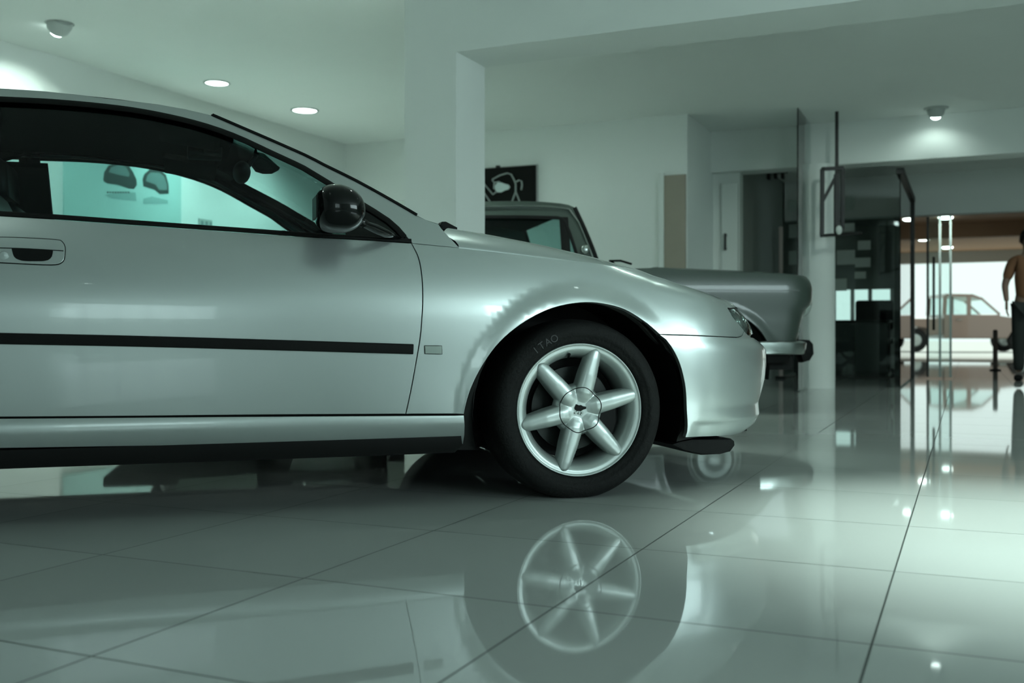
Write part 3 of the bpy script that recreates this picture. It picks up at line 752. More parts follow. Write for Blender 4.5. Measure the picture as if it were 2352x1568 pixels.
# interior
hl_ = canopy(-2.6, q_hdr-.01, 14, .010, bow(-2.6), bow(q_hdr), .0, .028)
grid('headliner', [[Vector((p.x, car.TC+(p.y-car.TC)*.97, p.z)) for p in r] for r in hl_], M_cloth, coupe)
for far in (False, True):
    low = [p for p in shift(rl, .030)][2:]
    tr = [(-.47, zb(-.47)-.03), (-.72, zb(-.72)-.03)]+[p for p in low if p[1] > zb(p[0])+.01]+[(-2.05, l0[1]-.05), (-2.3, 1.12), (-2.42, 1.0), (-2.45, .92), (-3.1, .92)]+[(p[0]-.004, p[1]-.016) for p in rear_u[1:]]+[(p[0]-.004, p[1]-.014) for p in ru]
    panel('pillar_trim', car, car.path(*[('q', [tr[i], tr[(i+1) % len(tr)]]) for i in range(len(tr))], step=.05), M_cloth, coupe, far, off=.030, cell=.05, deep=.03)
    panel('centre_pillar_trim', car, [(-2.40, 1.20), (-2.2, 1.25), (-1.80, 1.25), (-1.79, .85), (-2.45, .85)], M_cloth, coupe, far, off=.035, cell=.06, deep=.04)
    y0, y1 = (.10, .14) if not far else (2*car.TC-.14, 2*car.TC-.10)
    MB().box(-2.0, -.5, y0, y1, .22, zb(-1.3)-.03, .01).build('door_lining', M_plastic, coupe)
MB().prism([(-.42, .845), (-.60, .862), (-.74, .835), (-.80, .76), (-.78, .60), (-.5, .5), (-.42, .5)], .14, 1.58, .012).build('dashboard', M_plastic, coupe, angle=40)
def seat(tc_):
    st = MB().box(-1.72, -1.18, tc_-.25, tc_+.25, .36, .50, .05).build('seat_cushion', M_cloth, coupe, angle=50)
    MB().prism([(-1.60, .44), (-1.72, .42), (-1.98, 1.0), (-1.95, 1.04), (-1.88, 1.04), (-1.84, 1.0), (-1.66, .62)], tc_-.25, tc_+.25, .03).build('seat_back', mat('seat_leather', (.022, .024, .023), .42, coat=.3), coupe, angle=50)
    MB().prism([(-1.97, 1.07), (-2.0, 1.2), (-1.95, 1.23), (-1.91, 1.2), (-1.90, 1.07)], tc_-.14, tc_+.14, .02).tube([(-1.93, tc_-.06, 1.0), (-1.94, tc_-.06, 1.1)], .007, 8).tube([(-1.93, tc_+.06, 1.0), (-1.94, tc_+.06, 1.1)], .007, 8).build('head_restraint', MATS['seat_leather'], coupe, angle=50)
seat(.48); seat(1.24)
MB().box(-2.75, -2.25, .2, 1.52, .36, .50, .05).prism([(-2.65, .45), (-2.78, .45), (-2.98, .93), (-2.90, .95), (-2.80, .9)], .2, 1.52, .03).build('rear_bench', M_cloth, coupe, angle=50)
MB().box(-3.25, -2.9, .15, 1.57, .88, .90).build('parcel_shelf', M_cloth, coupe)
# steering wheel (near side of this car is the passenger side), mirror, console, visors
sw = MB(); cw = Vector((-.93, 1.24, .80)); ax1 = Vector((0, 1, 0)); ax2 = Vector((.35, 0, .94)).normalized()
sw.tube([cw+ax1*.185*math.cos(2*PI*k/32)+ax2*.185*math.sin(2*PI*k/32) for k in range(33)], .014, 8, cap=False)
for a in (0, PI, -PI/2): sw.bar(cw, cw+ax1*.18*math.cos(a)+ax2*.18*math.sin(a), .04, .015)
sw.tube([cw, cw+Vector((.2, 0, -.09))], .03, 10).build('steering_wheel', M_plastic, coupe, angle=50)
p = loc3(555, 396, .84)
def egg(v): return Vector((v.x, v.y, v.z))
MB().sphere(p, .033, .125, .040, 20, 12).tube([p+Vector((.02, 0, .02)), p+Vector((.055, 0, .07))], .009, 8).build('rear_view_mirror', M_plastic, coupe, smooth=True)
p = loc3(475, 362, .84)
rl_ = MB().box(p.x-.07, p.x+.055, p.y-.05, p.y+.05, p.z-.004, p.z+.05, .006).build('roof_console', M_plastic, coupe, angle=50)
MB().box(p.x-.062, p.x-.012, p.y-.055, p.y-.04, p.z+.004, p.z+.022, .003).build('reading_lamp', M_lamp, rl_)
MB().box(p.x-.004, p.x+.045, p.y-.055, p.y-.04, p.z+.004, p.z+.016, .003).build('reading_lamp', M_lamp, rl_)
for tt in (.48, 1.24):
    e = edge_at(q_hdr); MB().prism([(e.x+.02, e.z-.02), (e.x-.17, e.z+.0), (e.x-.175, e.z-.02), (e.x+.015, e.z-.045), (e.x+.03, e.z-.035)], tt-.2, tt+.2, .006).build('sun_visor', M_cloth, coupe, angle=50)
p = loc3(606, 374, 1.0)
MB().prism([(p.x-.055, p.z+.045), (p.x-.05, p.z+.0), (p.x-.03, p.z-.028), (p.x+.0, p.z-.036), (p.x+.035, p.z-.034), (p.x+.062, p.z-.018), (p.x+.0, p.z+.035)], .98, 1.06, .006).build('sensor_pod', M_cloth, coupe)

# door mirrors
def door_mirror(parent, far):
    c = loc3(776, 480, -.11)
    def shp(v):
        x, y, z = v; e = lambda a, n: math.copysign(abs(a)**n, a)
        x2, y2, z2 = e(x, .62), e(y, .7), e(z, .72)
        if x2 < 0: x2 *= .90; z2 *= 1-.06*x2*x2
        else: z2 *= 1-.26*x2**1.5; z2 -= .14*x2
        return Vector((x2-.12*z2*(z2 > 0)*0, y2, z2+.05*x2*0))
    sg = -1 if not far else 1
    cy = c.y if not far else 2*car.TC-c.y
    mb = MB().sphere((c.x, cy, c.z), .0765, .115, .070, 40, 28, shp)
    mh = mb.build('door_mirror', M_gloss, parent, smooth=True)
    pts = [loc3(822, 505, -.09), loc3(836, 514, -.07), loc3(860, 524, -.035), loc3(885, 536, .0), loc3(915, 547, .035)]
    if far: pts = [Vector((p.x, 2*car.TC-p.y, p.z)) for p in pts]
    MB().tube(pts, [(.020, .018), (.013, .012), (.018, .015), (.020, .014), (.012, .006)], 16).build('mirror_arm', M_gloss, mh, smooth=True)
    MB().tube([pts[1]-Vector((.004, 0, -.003)), pts[1]+Vector((.004, 0, -.003))], .0150, 16).build('arm_joint', M_black, mh, smooth=True, angle=40)
    MB().box(c.x-.0700, c.x-.0650, cy-.052, cy+.052, c.z-.032, c.z+.034, .002).build('mirror_glass', M_disc, mh)
doors = [o for o in coupe.children if o.name.split('.')[0] == 'door']
door_mirror(doors[0], False); door_mirror(doors[1], True)

# wheels
def coupe_wheel(q0, far, steer=0.):
    ty = MB().lathe([(.222, .012), (.226, -.002), (.236, -.008), (.245, -.010), (.247, -.013), (.258, -.014), (.272, -.012), (.286, -.004), (.294, .008), (.299, .022), (.3025, .05), (.3045, .10), (.3025, .155), (.299, .185), (.290, .203), (.27, .212), (.235, .205), (.222, .19)], 128)
    for v in ty.bm.verts:
        if v.co.z < -WZ+.002: v.co.z = -WZ+.002
    t_ = ty.build('wheel', M_rubber, coupe, smooth=True)
    t_.location = (q0, .0, WZ)
    if far: t_.location = (q0, 2*car.TC, WZ); t_.rotation_euler = (0, 0, PI)
    rim = MB().lathe([(.2225, .014), (.2225, .003), (.2205, .000), (.2185, .0002), (.2155, .003), (.211, .0045), (.206, .004), (.199, .0065), (.190, .013), (.182, .024), (.1765, .040), (.1735, .065), (.172, .17), (.215, .19)], 128).build('alloy_rim', M_rim, t_, smooth=True)
    # six spokes and hub as one relief
    phi0 = math.radians(13.5); V, F_ = [], []
    NR, NA = 74, 300
    ok = {}
    def smin(a, b, k):
        h = max(0, min(1, .5+.5*(b-a)/k)); return b*(1-h)+a*h-k*h*(1-h)
    def hgt(r, th):
        best = 9
        for k in range(6):
            a = th-(phi0+k*PI/3); a = (a+PI) % (2*PI)-PI
            if abs(a) > 1.4: continue
            x = r*math.sin(a); rr = r*math.cos(a)
            if rr < .012: continue
            wd = interp([(.0, .022), (.03, .026), (.07, .0290), (.12, .0275), (.16, .0245), (.185, .0225), (.200, .0190), (.207, .0145), (.212, .006), (.214, .001)], rr)
            tp = interp([(0, .03), (.018, .018), (.030, .007), (.042, .0015), (.06, -.003), (.12, -.004), (.18, -.001), (.205, .0015), (.214, .006)], rr)
            u = abs(x)/max(wd, .0005)
            s_ = tp+wd*.30*u**2.5+.30*max(0, u-1.0)**1.6
            best = min(best, s_)
        hub = .0065+.03*(r/.088)**14
        return smin(best, hub, .007)
    for i in range(NR+1):
        r = .216*i/NR
        for j in range(NA):
            th = 2*PI*j/NA; h = hgt(r, th); V.append((r*math.cos(th), min(h, .30), r*math.sin(th))); ok[i*NA+j] = h < (.052 if r < .178 else lerp(.052, .012, sstep(.178, .200, r)))
            
    for i in range(NR):
        for j in range(NA):
            q4 = (i*NA+j, i*NA+(j+1) % NA, (i+1)*NA+(j+1) % NA, (i+1)*NA+j)
            if min(V[x][1] for x in q4) < .05: F_.append(q4 if i else (q4[0], q4[2], q4[3]))
    sp_ = mk('spokes', V, F_, M_rim, t_, True)
    bm = bmesh.new(); bm.from_mesh(sp_.data); bmesh.ops.delete(bm, geom=[v for v in bm.verts if not v.link_faces], context='VERTS'); bmesh.ops.recalc_face_normals(bm, faces=bm.faces)
    bmesh.ops.bisect_plane(bm, geom=bm.verts[:]+bm.edges[:]+bm.faces[:], plane_co=(0, .038, 0), plane_no=(0, 1, 0), clear_outer=True)
    up = sum((f.normal.y for f in bm.faces))
    if up > 0: bmesh.ops.reverse_faces(bm, faces=bm.faces)
    bm.to_mesh(sp_.data); bm.free()
    ring = [( (.0735*(1+.028*math.cos(6*(th-phi0-.1))))*math.cos(th), hgt(.0735, th)-.0004, (.0735*(1+.028*math.cos(6*(th-phi0-.1))))*math.sin(th)) for th in [2*PI*k/96 for k in range(97)]]
    MB().tube(ring, .0015, 6, cap=False).build('hub_cap_gap', M_black, t_, smooth=True)
    # rampant lion mark: dark body with bright lower limbs
    lion = [(-.018, .006), (-.012, .019), (-.004, .015), (.004, .016), (.010, .012), (.022, .010), (.021, .003), (.012, .001), (.004, -.003), (-.004, -.004), (-.014, -.001)]
    em = MB().prism(lion, .0015, .0068).build('emblem', M_black, t_)
    lg = MB()
    for (a, b_) in (((-.006, -.005), (-.018, -.011)), ((-.001, -.004), (-.004, -.015)), ((.004, -.003), (.010, -.010)), ((.010, -.010), (.004, -.017))):
        lg.bar((a[0], .003, a[1]), (b_[0], .003, b_[1]), .0055, .004, up=(0, 1, 0))
    lg.build('emblem_leg', M_chrome, em)
    bd = MB().lathe([(.04, .075), (.06, .07), (.078, .07), (.08, .088), (.142, .088), (.142, .108), (.05, .108)], 64).build('brake_disc', M_disc, t_, smooth=True, angle=30)
    MB().prism([(.09, .02), (.155, .03), (.16, -.05), (.14, -.10), (.085, -.06)], .055, .13, .008).build('brake_caliper', M_black, t_)
    MB().lathe([(.0, .12), (.171, .12), (.171, .125), (0, .125)], 48).build('backing_plate', M_gap, t_)
    MB().tube([(-.035, .018, .176), (-.037, .004, .186)], .0045, 8).build('valve', M_black, t_, smooth=True)
    return t_
w_near = coupe_wheel(0, False)
# raised lettering on the sidewall of the front tyre
def arc_text(txt, r, a0, da, size, parent):
    for i, ch_ in enumerate(txt):
        cu = bpy.data.curves.new('lettering', 'FONT'); cu.body = ch_; cu.size = size; cu.extrude = .0012; cu.align_x = 'CENTER'
        o = bpy.data.objects.new('lettering', cu); C.objects.link(o); a = math.radians(a0-i*da)
        bpy.context.view_layer.update(); me = bpy.data.meshes.new_from_object(o.evaluated_get(bpy.context.evaluated_depsgraph_get()))
        bpy.data.objects.remove(o); me.materials.clear(); me.materials.append(M_letter)
        m_ = Matrix.Translation((r*math.cos(a), -.0135, r*math.sin(a))) @ Matrix.Rotation(-(a-PI/2), 4, 'Y') @ Matrix.Rotation(PI/2, 4, 'X')
        me.transform(m_); o2 = bpy.data.objects.new('lettering', me); C.objects.link(o2); o2.parent = parent
arc_text('ITAO', .245, 129, 5.6, .034, w_near)
for q0, far in ((-2.70, False), (0, True), (-2.70, True)):
    src = w_near; c = src.copy(); C.objects.link(c); c.location = (q0, .0 if not far else 2*car.TC, WZ); c.rotation_euler = (0, 0, PI if far else 0)
    for k_ in list(src.children):
        if k_.name.startswith('lettering'): continue
        d_ = k_.copy(); C.objects.link(d_); d_.parent = c
        for g_ in k_.children: e_ = g_.copy(); C.objects.link(e_); e_.parent = d_

# ------------------------------------------------------------------ old sedan behind
SR = .305
def zb2(q): return .945
def sd2(q, z):
    if z < .66: d = .10*(.66-z)**2
    elif z < .84: d = -.004*sstep(.66, .84, z)
    else: d = -.004+.9*(z-.84)**2
    if z > .945: d = -.004+.9*.105**2+.19*(z-.945)+.16*(z-.945)**2
    for wq in (0., -2.62):
        r = math.hypot(q-wq, z-SR); d -= .008*(1-sstep(.39, .47, r))
    if q > .42: d += .03*(1-sstep(.66, .74, z))*sstep(.42, .6, q)*0
    return d
class Sedan(Car):
    def base(s, q): return -.05+.02*max(0, (-q-1.5)/1.7)**2+.0*q
    def plan(s, q, a):
        if q < -3.25:
            v = min((-3.25-q)/.9, 1); ph = PI/2*(1-v); c = math.cos(ph)**(2/s.N); sn = math.sin(ph)**(2/s.N)
            return -3.25-.38*c, s.base(-3.25)+(s.TC-s.base(-3.25))*(1-sn)
        return Car.plan(s, q, a)
SN = [(632, 1838), (638, 1853), (648, 1861), (665, 1866), (690, 1865), (703, 1860), (712, 1849), (725, 1843), (750, 1836), (780, 1829), (800, 1825), (820, 1820)]
sed = Sedan((1.384, 6.92), math.radians(12.8), .78, 4.5, .40, .85, [(y, x, 7.2) for y, x in SN], (-.05, 0.), sd2)
sedan = empty('sedan_car', (sed.W0[0], sed.W0[1], 0), sed.ang)
tag(sedan, 'old grey green sedan with black rubber overrider parked behind the silver coupe', 'car')
ht = [sed.inv(*p) for p in ((1440, 613), (1500, 616), (1600, 620), (1700, 624), (1780, 628), (1830, 632))]
hz = ht[-1][1]
ARC2 = lambda q0: [(q0+.395*math.cos(math.radians(a)), SR+.395*math.sin(math.radians(a))) for a in range(-8 if q0 else 16, 189, 6)]
side_o = sed.path(('q', [(-.42, ht[0][1]+.0)]+[p for p in ht if p[0] > -.38]), ('q', [ht[-1], (.75, hz), (1.25, hz)]), ('q', [(1.25, hz), (1.25, .44)]), ('q', [(1.25, .44), (.6, .44), (.38, .42)]),
                  ('q', ARC2(0.)), ('q', [(-.40, .25), (-2.2, .25)]), ('q', ARC2(-2.62)), ('q', [(-3.02, .30), (-4.15, .36)]), ('q', [(-4.15, .36), (-4.15, .93)]),
                  ('q', [(-4.15, .93), (-3.3, .955), (-2.6, .95), (-1.5, .95), (-.42, ht[0][1])]), step=.045)
RU2 = [(1116, 463), (1200, 462), (1268, 465), (1305, 470), (1322, 477)]
ru2 = sed.path(RU2, step=.06); zr = ru2[0][1]
ap = sed.path([(1322, 477), (1337, 508), (1353, 545), (1368, 583), (1376, 606)], step=.05)
wi = sed.path([(1331, 606), (1327, 580), (1312, 535), (1301, 508), (1293, 499), (1280, 496)], [(1280, 496), (1200, 494), (1116, 494)], step=.05); zw = wi[-1][1]
cab_o = sed.path(('q', [(-3.0, .95), (-2.75, 1.15), (-2.5, 1.33), (-2.2, zr-.02), (-1.9, zr-.002), ru2[0]]), ('q', ru2), ('q', ap), ('q', [ap[-1], (wi[0][0], .94)]), ('q', wi[:-8]), ('q', wi[-9:]),
                 ('q', [wi[-1], (-1.9, zw), (-2.15, zw-.02), (-2.35, 1.28), (-2.5, 1.1), (-2.55, .95)]), ('q', [(-2.55, .95), (-3.0, .95)]), step=.05)
M_bsedan = mat('sedan_glass_seal', (.014, .016, .015), .5)
for far in (False, True):
    bs = panel('body_side', sed, side_o, M_sedan, sedan, far, cell=.022, inset=.002)
    cs = panel('cabin_frame', sed, cab_o, M_sedan, sedan, far, cell=.05, inset=.001, deep=.03)
    win = [(wi[0][0], .955)]+wi+[(-1.9, zw), (-2.15, zw-.02), (-2.35, 1.28), (-2.5, 1.1), (-2.55, .955)]
    panel('side_glass', sed, win, M_glass, cs, far, off=.015, cell=.1, inset=-.004, deep=.004)
    ribbon('window_frame', sed, shift(win[1:-1], -.012), .011, M_black, cs, .004, far)
    ribbon('drip_rail', sed, [(p[0], p[1]-.035) for p in [(-2.2, zr-.02)]+ru2[:-1]]+[(p[0]-.028, p[1]-.01) for p in ap[2:]], .006, M_chrome, cs, .012, far)
    ribbon('door_pillar', sed, [(-1.06, .95), (-1.06, zw)], .03, M_black, cs, .004, far)
    ribbon('waist_crease', sed, [(q_/10, .845) for q_ in range(-36, 6)], .004, M_sedan, bs, .004, far)
def sedge(k, q0, q1, tab):
    q = lerp(q0, q1, k); return Vector(sed.F(q, interp(sorted(tab), q)))
def sloft(name, q0, q1, tab, crown, b0, b1, m, n=12, drop=0.):
    rows = []
    for i in range(n+1):
        e = sedge(i/n, q0, q1, tab); rows.append([Vector((e.x+lerp(b0, b1, i/n)*(1-x*x), sed.TC+x*(sed.TC-e.y), e.z-drop+crown*(1-x**4))) for x in [-1+j/12 for j in range(25)]])
    return grid(name, rows, m, sedan)
rt = [(-2.2, zr-.02), (-1.9, zr-.002)]+[tuple(p) for p in ru2]
sloft('roof', -2.2, ru2[-1][0], rt, .03, 0, .02, M_sedan)
grid('headliner', [[Vector((p.x, sed.TC+(p.y-sed.TC)*.95, p.z)) for p in [Vector((sedge(i/6, -2.2, ru2[-1][0]-.02, rt).x, sed.TC+x*(sed.TC-sedge(i/6, -2.2, ru2[-1][0]-.02, rt).y), sedge(i/6, -2.2, ru2[-1][0]-.02, rt).z-.03)) for x in [-1+j/6 for j in range(13)]]] for i in range(7)], M_cloth, sedan)
rows = []
for i, p in enumerate(ap):
    e = Vector(sed.F(*p)); k = i/(len(ap)-1); rows.append([Vector((e.x+lerp(.03, .15, k)*(1-abs(x)**2.6), sed.TC+x*(sed.TC-e.y), e.z+.01*(1-x*x))) for x in [-1+j/12 for j in range(25)]])
swn = grid('windscreen', rows, M_glass, sedan)
MB().tube([r for r in rows[0]], .010, 8).tube([r+Vector((0, 0, .008)) for r in rows[-1]], .012, 8).build('screen_surround', M_chrome, swn, smooth=True)
for far in (False, True): ribbon('pillar_seal', sed, [(p[0]-.006, p[1]) for p in ap], .013, M_black, swn, .006, far)
sloft('rear_window', -3.0, -2.2, [(-3.0, .95), (-2.75, 1.15), (-2.5, 1.33), (-2.2, zr-.02)], .03, -.1, -.02, M_glass)
sloft('bonnet', -.42, .44, ht, .035, .12, .0, M_sedan)
rows = []
for i in range(13):
    q = lerp(.44, 1.245, i/12); e = Vector(sed.F(q, hz)); rows.append([Vector((e.x, sed.TC+x*(sed.TC-e.y), e.z+.035*(1-x**4))) for x in [-1+j/8 for j in range(17)]])
grid('bonnet_front', rows, M_sedan, sedan)
rows = []
for i in range(13):
    q = lerp(-3.0, -4.145, i/12); e = Vector(sed.F(q, interp([(-4.15, .93), (-3.3, .955), (-2.6, .95)], q))); rows.append([Vector((e.x, sed.TC+x*(sed.TC-e.y), e.z+.02*(1-x*x))) for x in [-1+j/8 for j in range(17)]])
grid('boot_lid', rows, M_sedan, sedan)
MB().box(-.72, .5, .06, 2*sed.TC-.06, .885, .925, .01).build('cowl', M_black, sedan)
MB().box(-3.9, -.40, .0, 2*sed.TC, .30, .36).box(.42, .62, .1, 1.46, .3, .85).box(-.45, -.41, .05, 1.5, .3, .9).box(-2.9, -2.2, .34, 1.2, .3, .6).build('floor_pan', M_gap, sedan)
for t0, t1 in ((.08, .68), (.88, 1.48)): MB().box(-1.75, -1.15, t0, t1, .36, .58, .05).prism([(-1.62, .5), (-1.75, .5), (-1.92, 1.02), (-1.84, 1.04), (-1.70, .8)], t0, t1, .02).build('front_seat', M_cloth, sedan, angle=50)
MB().box(-2.6, -2.1, .08, 1.48, .4, .58, .05).prism([(-2.5, .5), (-2.62, .5), (-2.76, .98), (-2.68, 1.0), (-2.58, .8)], .08, 1.48, .02).build('rear_seat', M_cloth, sedan, angle=50)
sw = MB(); cw = Vector((-.98, 1.15, .93)); ax2 = Vector((.5, 0, .86)).normalized()
sw.tube([cw+Vector((0, 1, 0))*.2*math.cos(2*PI*k/24)+ax2*.2*math.sin(2*PI*k/24) for k in range(25)], .012, 8, cap=False).bar(cw-Vector((0, .2, 0)), cw+Vector((0, .2, 0)), .03, .012).tube([cw, cw+Vector((.3, 0, -.16))], .02, 8)
sw.build('steering_wheel', M_plastic, sedan, angle=50)
def sloc3(px, py, t_):
    a = (px-CX)/FPX; s_ = (a*(sed.W0[1]+t_*sed.cp)-sed.W0[0]+t_*sed.sp)/(sed.cp-a*sed.sp)
    return Vector((s_, t_, CH+(HY-py)/FPX*(sed.W0[1]+s_*sed.sp+t_*sed.cp)))
# lamps, bumper, overriders
for far in (False, True):
    sg = (lambda y: y) if not far else (lambda y: 2*sed.TC-y)
    xf = sed.F(.85, .78)[0]
    MB().lathe([(0, .03), (.06, .028), (.086, .012), (.094, .0), (.096, -.03)], 32, 'X', (xf-.02, sg(.15), .77)).build('headlamp', M_lamp, sedan, smooth=True)
    p = sloc3(1839, 757, .0); MB().sphere((p.x-.012, sg(p.y+.03), p.z), .028, .03, .03, 16, 10).build('turn_lamp', mat('lamp_grey', (.22, .24, .23), .2, coat=1), sedan, smooth=True)
    zc_ = .455
    ln = [(.26, zc_), (.4, zc_), (.6, zc_), (.7, zc_), (.8, zc_), (.9, zc_), (1.05, zc_), (1.24, zc_)]
    ribbon('front_bumper', sed, catmull(ln, .04), .045, M_chrome, sedan, .035, far, off=-.035)
    p0, p1 = sloc3(1842, 780, .12), sloc3(1877, 827, .12)
    ov = MB().prism([(p0.x-.02, p0.z-.015), (p0.x, p0.z), (p0.x+.055, p0.z-.003), (p0.x+.08, p0.z-.03), (p0.x+.085, p0.z-.10), (p0.x+.055, p0.z-.145), (p0.x+.0, p0.z-.16), (p0.x-.02, p0.z-.10)], .10, .19, .012)
    if far:
        for v in ov.bm.verts: v.co.y = 2*sed.TC-v.co.y
    ov.build('overrider', M_black, sedan, angle=40)
    ribbon('valance', sed, [(.36, .40), (.5, .40), (.7, .39), (.9, .39), (1.24, .39)], .05, M_black, sedan, .006, far, off=.03)
    ribbon('rear_bumper', sed, [(-3.5, .46), (-3.7, .46), (-3.9, .46), (-4.14, .46)], .045, M_chrome, sedan, .03, far, off=-.03)
p = sloc3(1344, 573, -.03)
MB().sphere(p, .030, .02, .032, 16, 10).tube([p, p+Vector((-.02, .06, -.05))], .006, 6).build('wing_mirror', M_chrome, sedan, smooth=True)
p = sloc3(1400, 599, .2); p2 = sloc3(1450, 606, .25)
MB().tube([p, (p+p2)/2+Vector((0, 0, .012)), p2], .008, 8).tube([p+Vector((.05, .1, 0)), p2+Vector((.02, .4, .02))], .008, 8).build('wiper', M_black, sedan, smooth=True)
def sedan_wheel(q0):
    ty = MB().lathe([(.195, .02), (.205, .0), (.23, -.012), (.26, -.012), (.285, .0), (.298, .02), (.305, .05), (.305, .12), (.298, .15), (.26, .17), (.20, .16)], 64)
    t_ = ty.build('wheel', M_rubber, sedan, smooth=True); t_.location = (q0, .03, SR-.001)
    MB().lathe([(.2, .012), (.196, .004), (.186, .008), (.172, .022), (.150, .028), (.148, .02)], 64).build('wheel_rim', mat('dull_rim', (.12, .135, .125), .4, metal=.5), t_, smooth=True)
    MB().lathe([(.150, .022), (.145, .006), (.12, .000), (.09, .004), (.06, -.006), (.03, -.010), (.0, -.011)], 64).build('hub_cap', mat('dull_chrome', (.10, .115, .108), .3, metal=.9), t_, smooth=True)
    MB().lathe([(0, .10), (.198, .10), (.198, .105), (0, .105)], 32).build('backing_plate', M_gap, t_)
    return t_
sw0 = sedan_wheel(0.)
for q0, far in ((-2.62, False), (0, True), (-2.62, True)):
    c = sw0.copy(); C.objects.link(c); c.location = (q0, .03 if not far else 2*sed.TC-.03, SR-.001); c.rotation_euler = (0, 0, PI if far else 0)
    for k_ in list(sw0.children): d_ = k_.copy(); C.objects.link(d_); d_.parent = c
for q0 in (0., -2.62):
    for far in (False, True):
        y0, y1 = (.03, .34) if not far else (2*sed.TC-.03, 2*sed.TC-.34); v, f = [], []
        for i in range(23):
            a = math.radians(-10+200*i/22)
            for yy in (y0, y1): v.append((q0+.405*math.cos(a), yy, SR+.405*math.sin(a)))
        for i in range(22): f.append((2*i, 2*i+1, 2*i+3, 2*i+2))
        v.append((q0, y1, SR-.1))
        for i in range(22): f.append((2*i+1, 46, 2*i+3))
        mk('wheel_arch_liner', v, f, M_gap, sedan)

# ------------------------------------------------------------------ wall sign, poster, notice
ns0, Ys0 = atu(1020, UB-.05); ns1, Ys1 = atu(1230, UB-.05)
sg = empty('wall_sign', R(ns0, UB-.06), RZ); tag(sg, 'black wall sign with a pale outline of a standing lion beside the square column', 'sign')
zt_, zb_ = zat(379, Ys1), zat(462, Ys1)-.25
Wd = ns1-ns0
MB().box(0, Wd, 0, .055, zb_, zt_, .004).build('board', mat('sign_black', (.008, .009, .008), .7, spec=.1), sg)
MB().box(-.012, Wd+.012, .03, .056, zb_-.012, zt_+.012).build('surround', mat('sign_edge', (.42, .45, .43), .5), sg)
def sp_(px, py):
    a_, Yq = atu(px, UB-.07); return Vector((a_-ns0, -.008, zat(py, Yq)))
def zs(x, y): return sp_(1110+x/15.68, 370+y/15.68)      # from the enlarged crop
M_line = mat('sign_line', (.40, .46, .43), .5)
for ln in ([(390, 1000), (400, 770), (330, 700), (340, 650), (600, 510), (860, 430), (1000, 470), (1100, 640), (1170, 820), (1170, 1100), (1060, 1400), (1000, 1560)],
           [(1170, 1100), (1290, 1400), (1340, 1560)], [(1190, 740), (1290, 680), (1380, 720), (1400, 860), (1370, 1040)], [(390, 770), (580, 740)],
           [(20, 800), (350, 1200), (470, 1100)], [(20, 1130), (240, 1450)]):
    MB().tube([zs(*p) for p in ln], [(.021, .006)]*len(ln), 8).build('lion_outline', M_line, sg, smooth=True)
hp = [zs(*p) for p in ((400, 900), (520, 760), (640, 760), (780, 820), (900, 840), (965, 930), (900, 1020), (780, 1040), (640, 1120), (500, 1120), (430, 1040))]
MB().prism([(p.x, p.z) for p in hp], -.012, -.001, .002).build('lion_mane', mat('sign_pale', (.52, .62, .60), .5), sg)
MB().box(sp_(1143, 376).x-.02, sp_(1143, 376).x+.02, -.02, .02, zt_-.002, zt_+.022, .004).build('clip', M_frame, sg)

def atn(px, n):
    a = (px-CX)/FPX; Y = n/(a*NX+NY); return a*Y*UX+Y*UY, Y    # depth u where the photo column px meets plane n
ua, _ = atn(148, NL+.02); ub, _ = atn(417, NL+.02)
ps = empty('wall_poster', R(NL+.004, ua), RZ); tag(ps, 'large teal poster of two dark cars on the side wall seen through the coupe window', 'poster')
MB().box(0, .012, 0, ub-ua, .55, 2.15).build('sheet', mat('poster_teal', (.40, .58, .55), .6, noise=.10, scale=1.2), ps)
def pp(px, py):
    u_, Yq = atn(px, NL+.02); return (u_-ua, zat(py, Yq))
M_pd = mat('poster_dark', (.03, .045, .042), .6); M_pm = mat('poster_mid', (.13, .20, .19), .6)
def pprint(name, pts, m, x=.0135): MB().prism([pp(*p) for p in pts], .012, x, plane='YZ').build(name, m, ps)
pprint('printed_car', [(238, 412), (240, 395), (250, 380), (275, 372), (295, 378), (306, 395), (314, 412), (315, 425), (308, 434), (298, 433), (270, 424), (248, 421), (240, 417)], M_pd)
pprint('printed_window', [(250, 395), (256, 384), (276, 378), (290, 384), (298, 398), (296, 406), (275, 402)], M_pm, .0145)
pprint('printed_car', [(328, 412), (332, 400), (345, 388), (370, 390), (382, 402), (388, 425), (388, 445), (368, 446), (356, 436), (330, 428)], M_pd)
pprint('printed_window', [(338, 404), (346, 396), (366, 396), (378, 406), (384, 424), (384, 436), (366, 436), (358, 424), (336, 416)], M_pm, .0145)
pprint('printed_reflection', [(240, 448), (275, 440), (312, 442), (314, 462), (260, 456)], mat('poster_soft', (.24, .38, .36), .6))
pprint('printed_reflection', [(330, 456), (350, 451), (386, 460), (386, 468), (330, 468)], MATS['poster_soft'])
for k in range(9): pprint('printed_text', [(246+k*6, 440), (250+k*6, 440), (250+k*6, 443), (246+k*6, 443)], M_pd, .0142)
u_, Yq = atn(459, NL+.02); u2_, _ = atn(490, NL+.02)
nt_ = empty('wall_notice', R(NL+.002, u_, 0), RZ); tag(nt_, 'small greyish notice sheet on the wall just right of the teal poster', 'notice')
z0_, z1_ = zat(521, Yq), zat(501, Yq)
MB().box(0, .006, 0, u2_-u_, z0_-.10, z1_, .001).build('sheet', mat('notice_grey', (.36, .40, .38), .7), nt_)
for k in range(3): MB().box(.006, .007, .03+.06*k, .06+.06*k, z0_, z1_-.02).build('printed_block', M_pm, nt_)

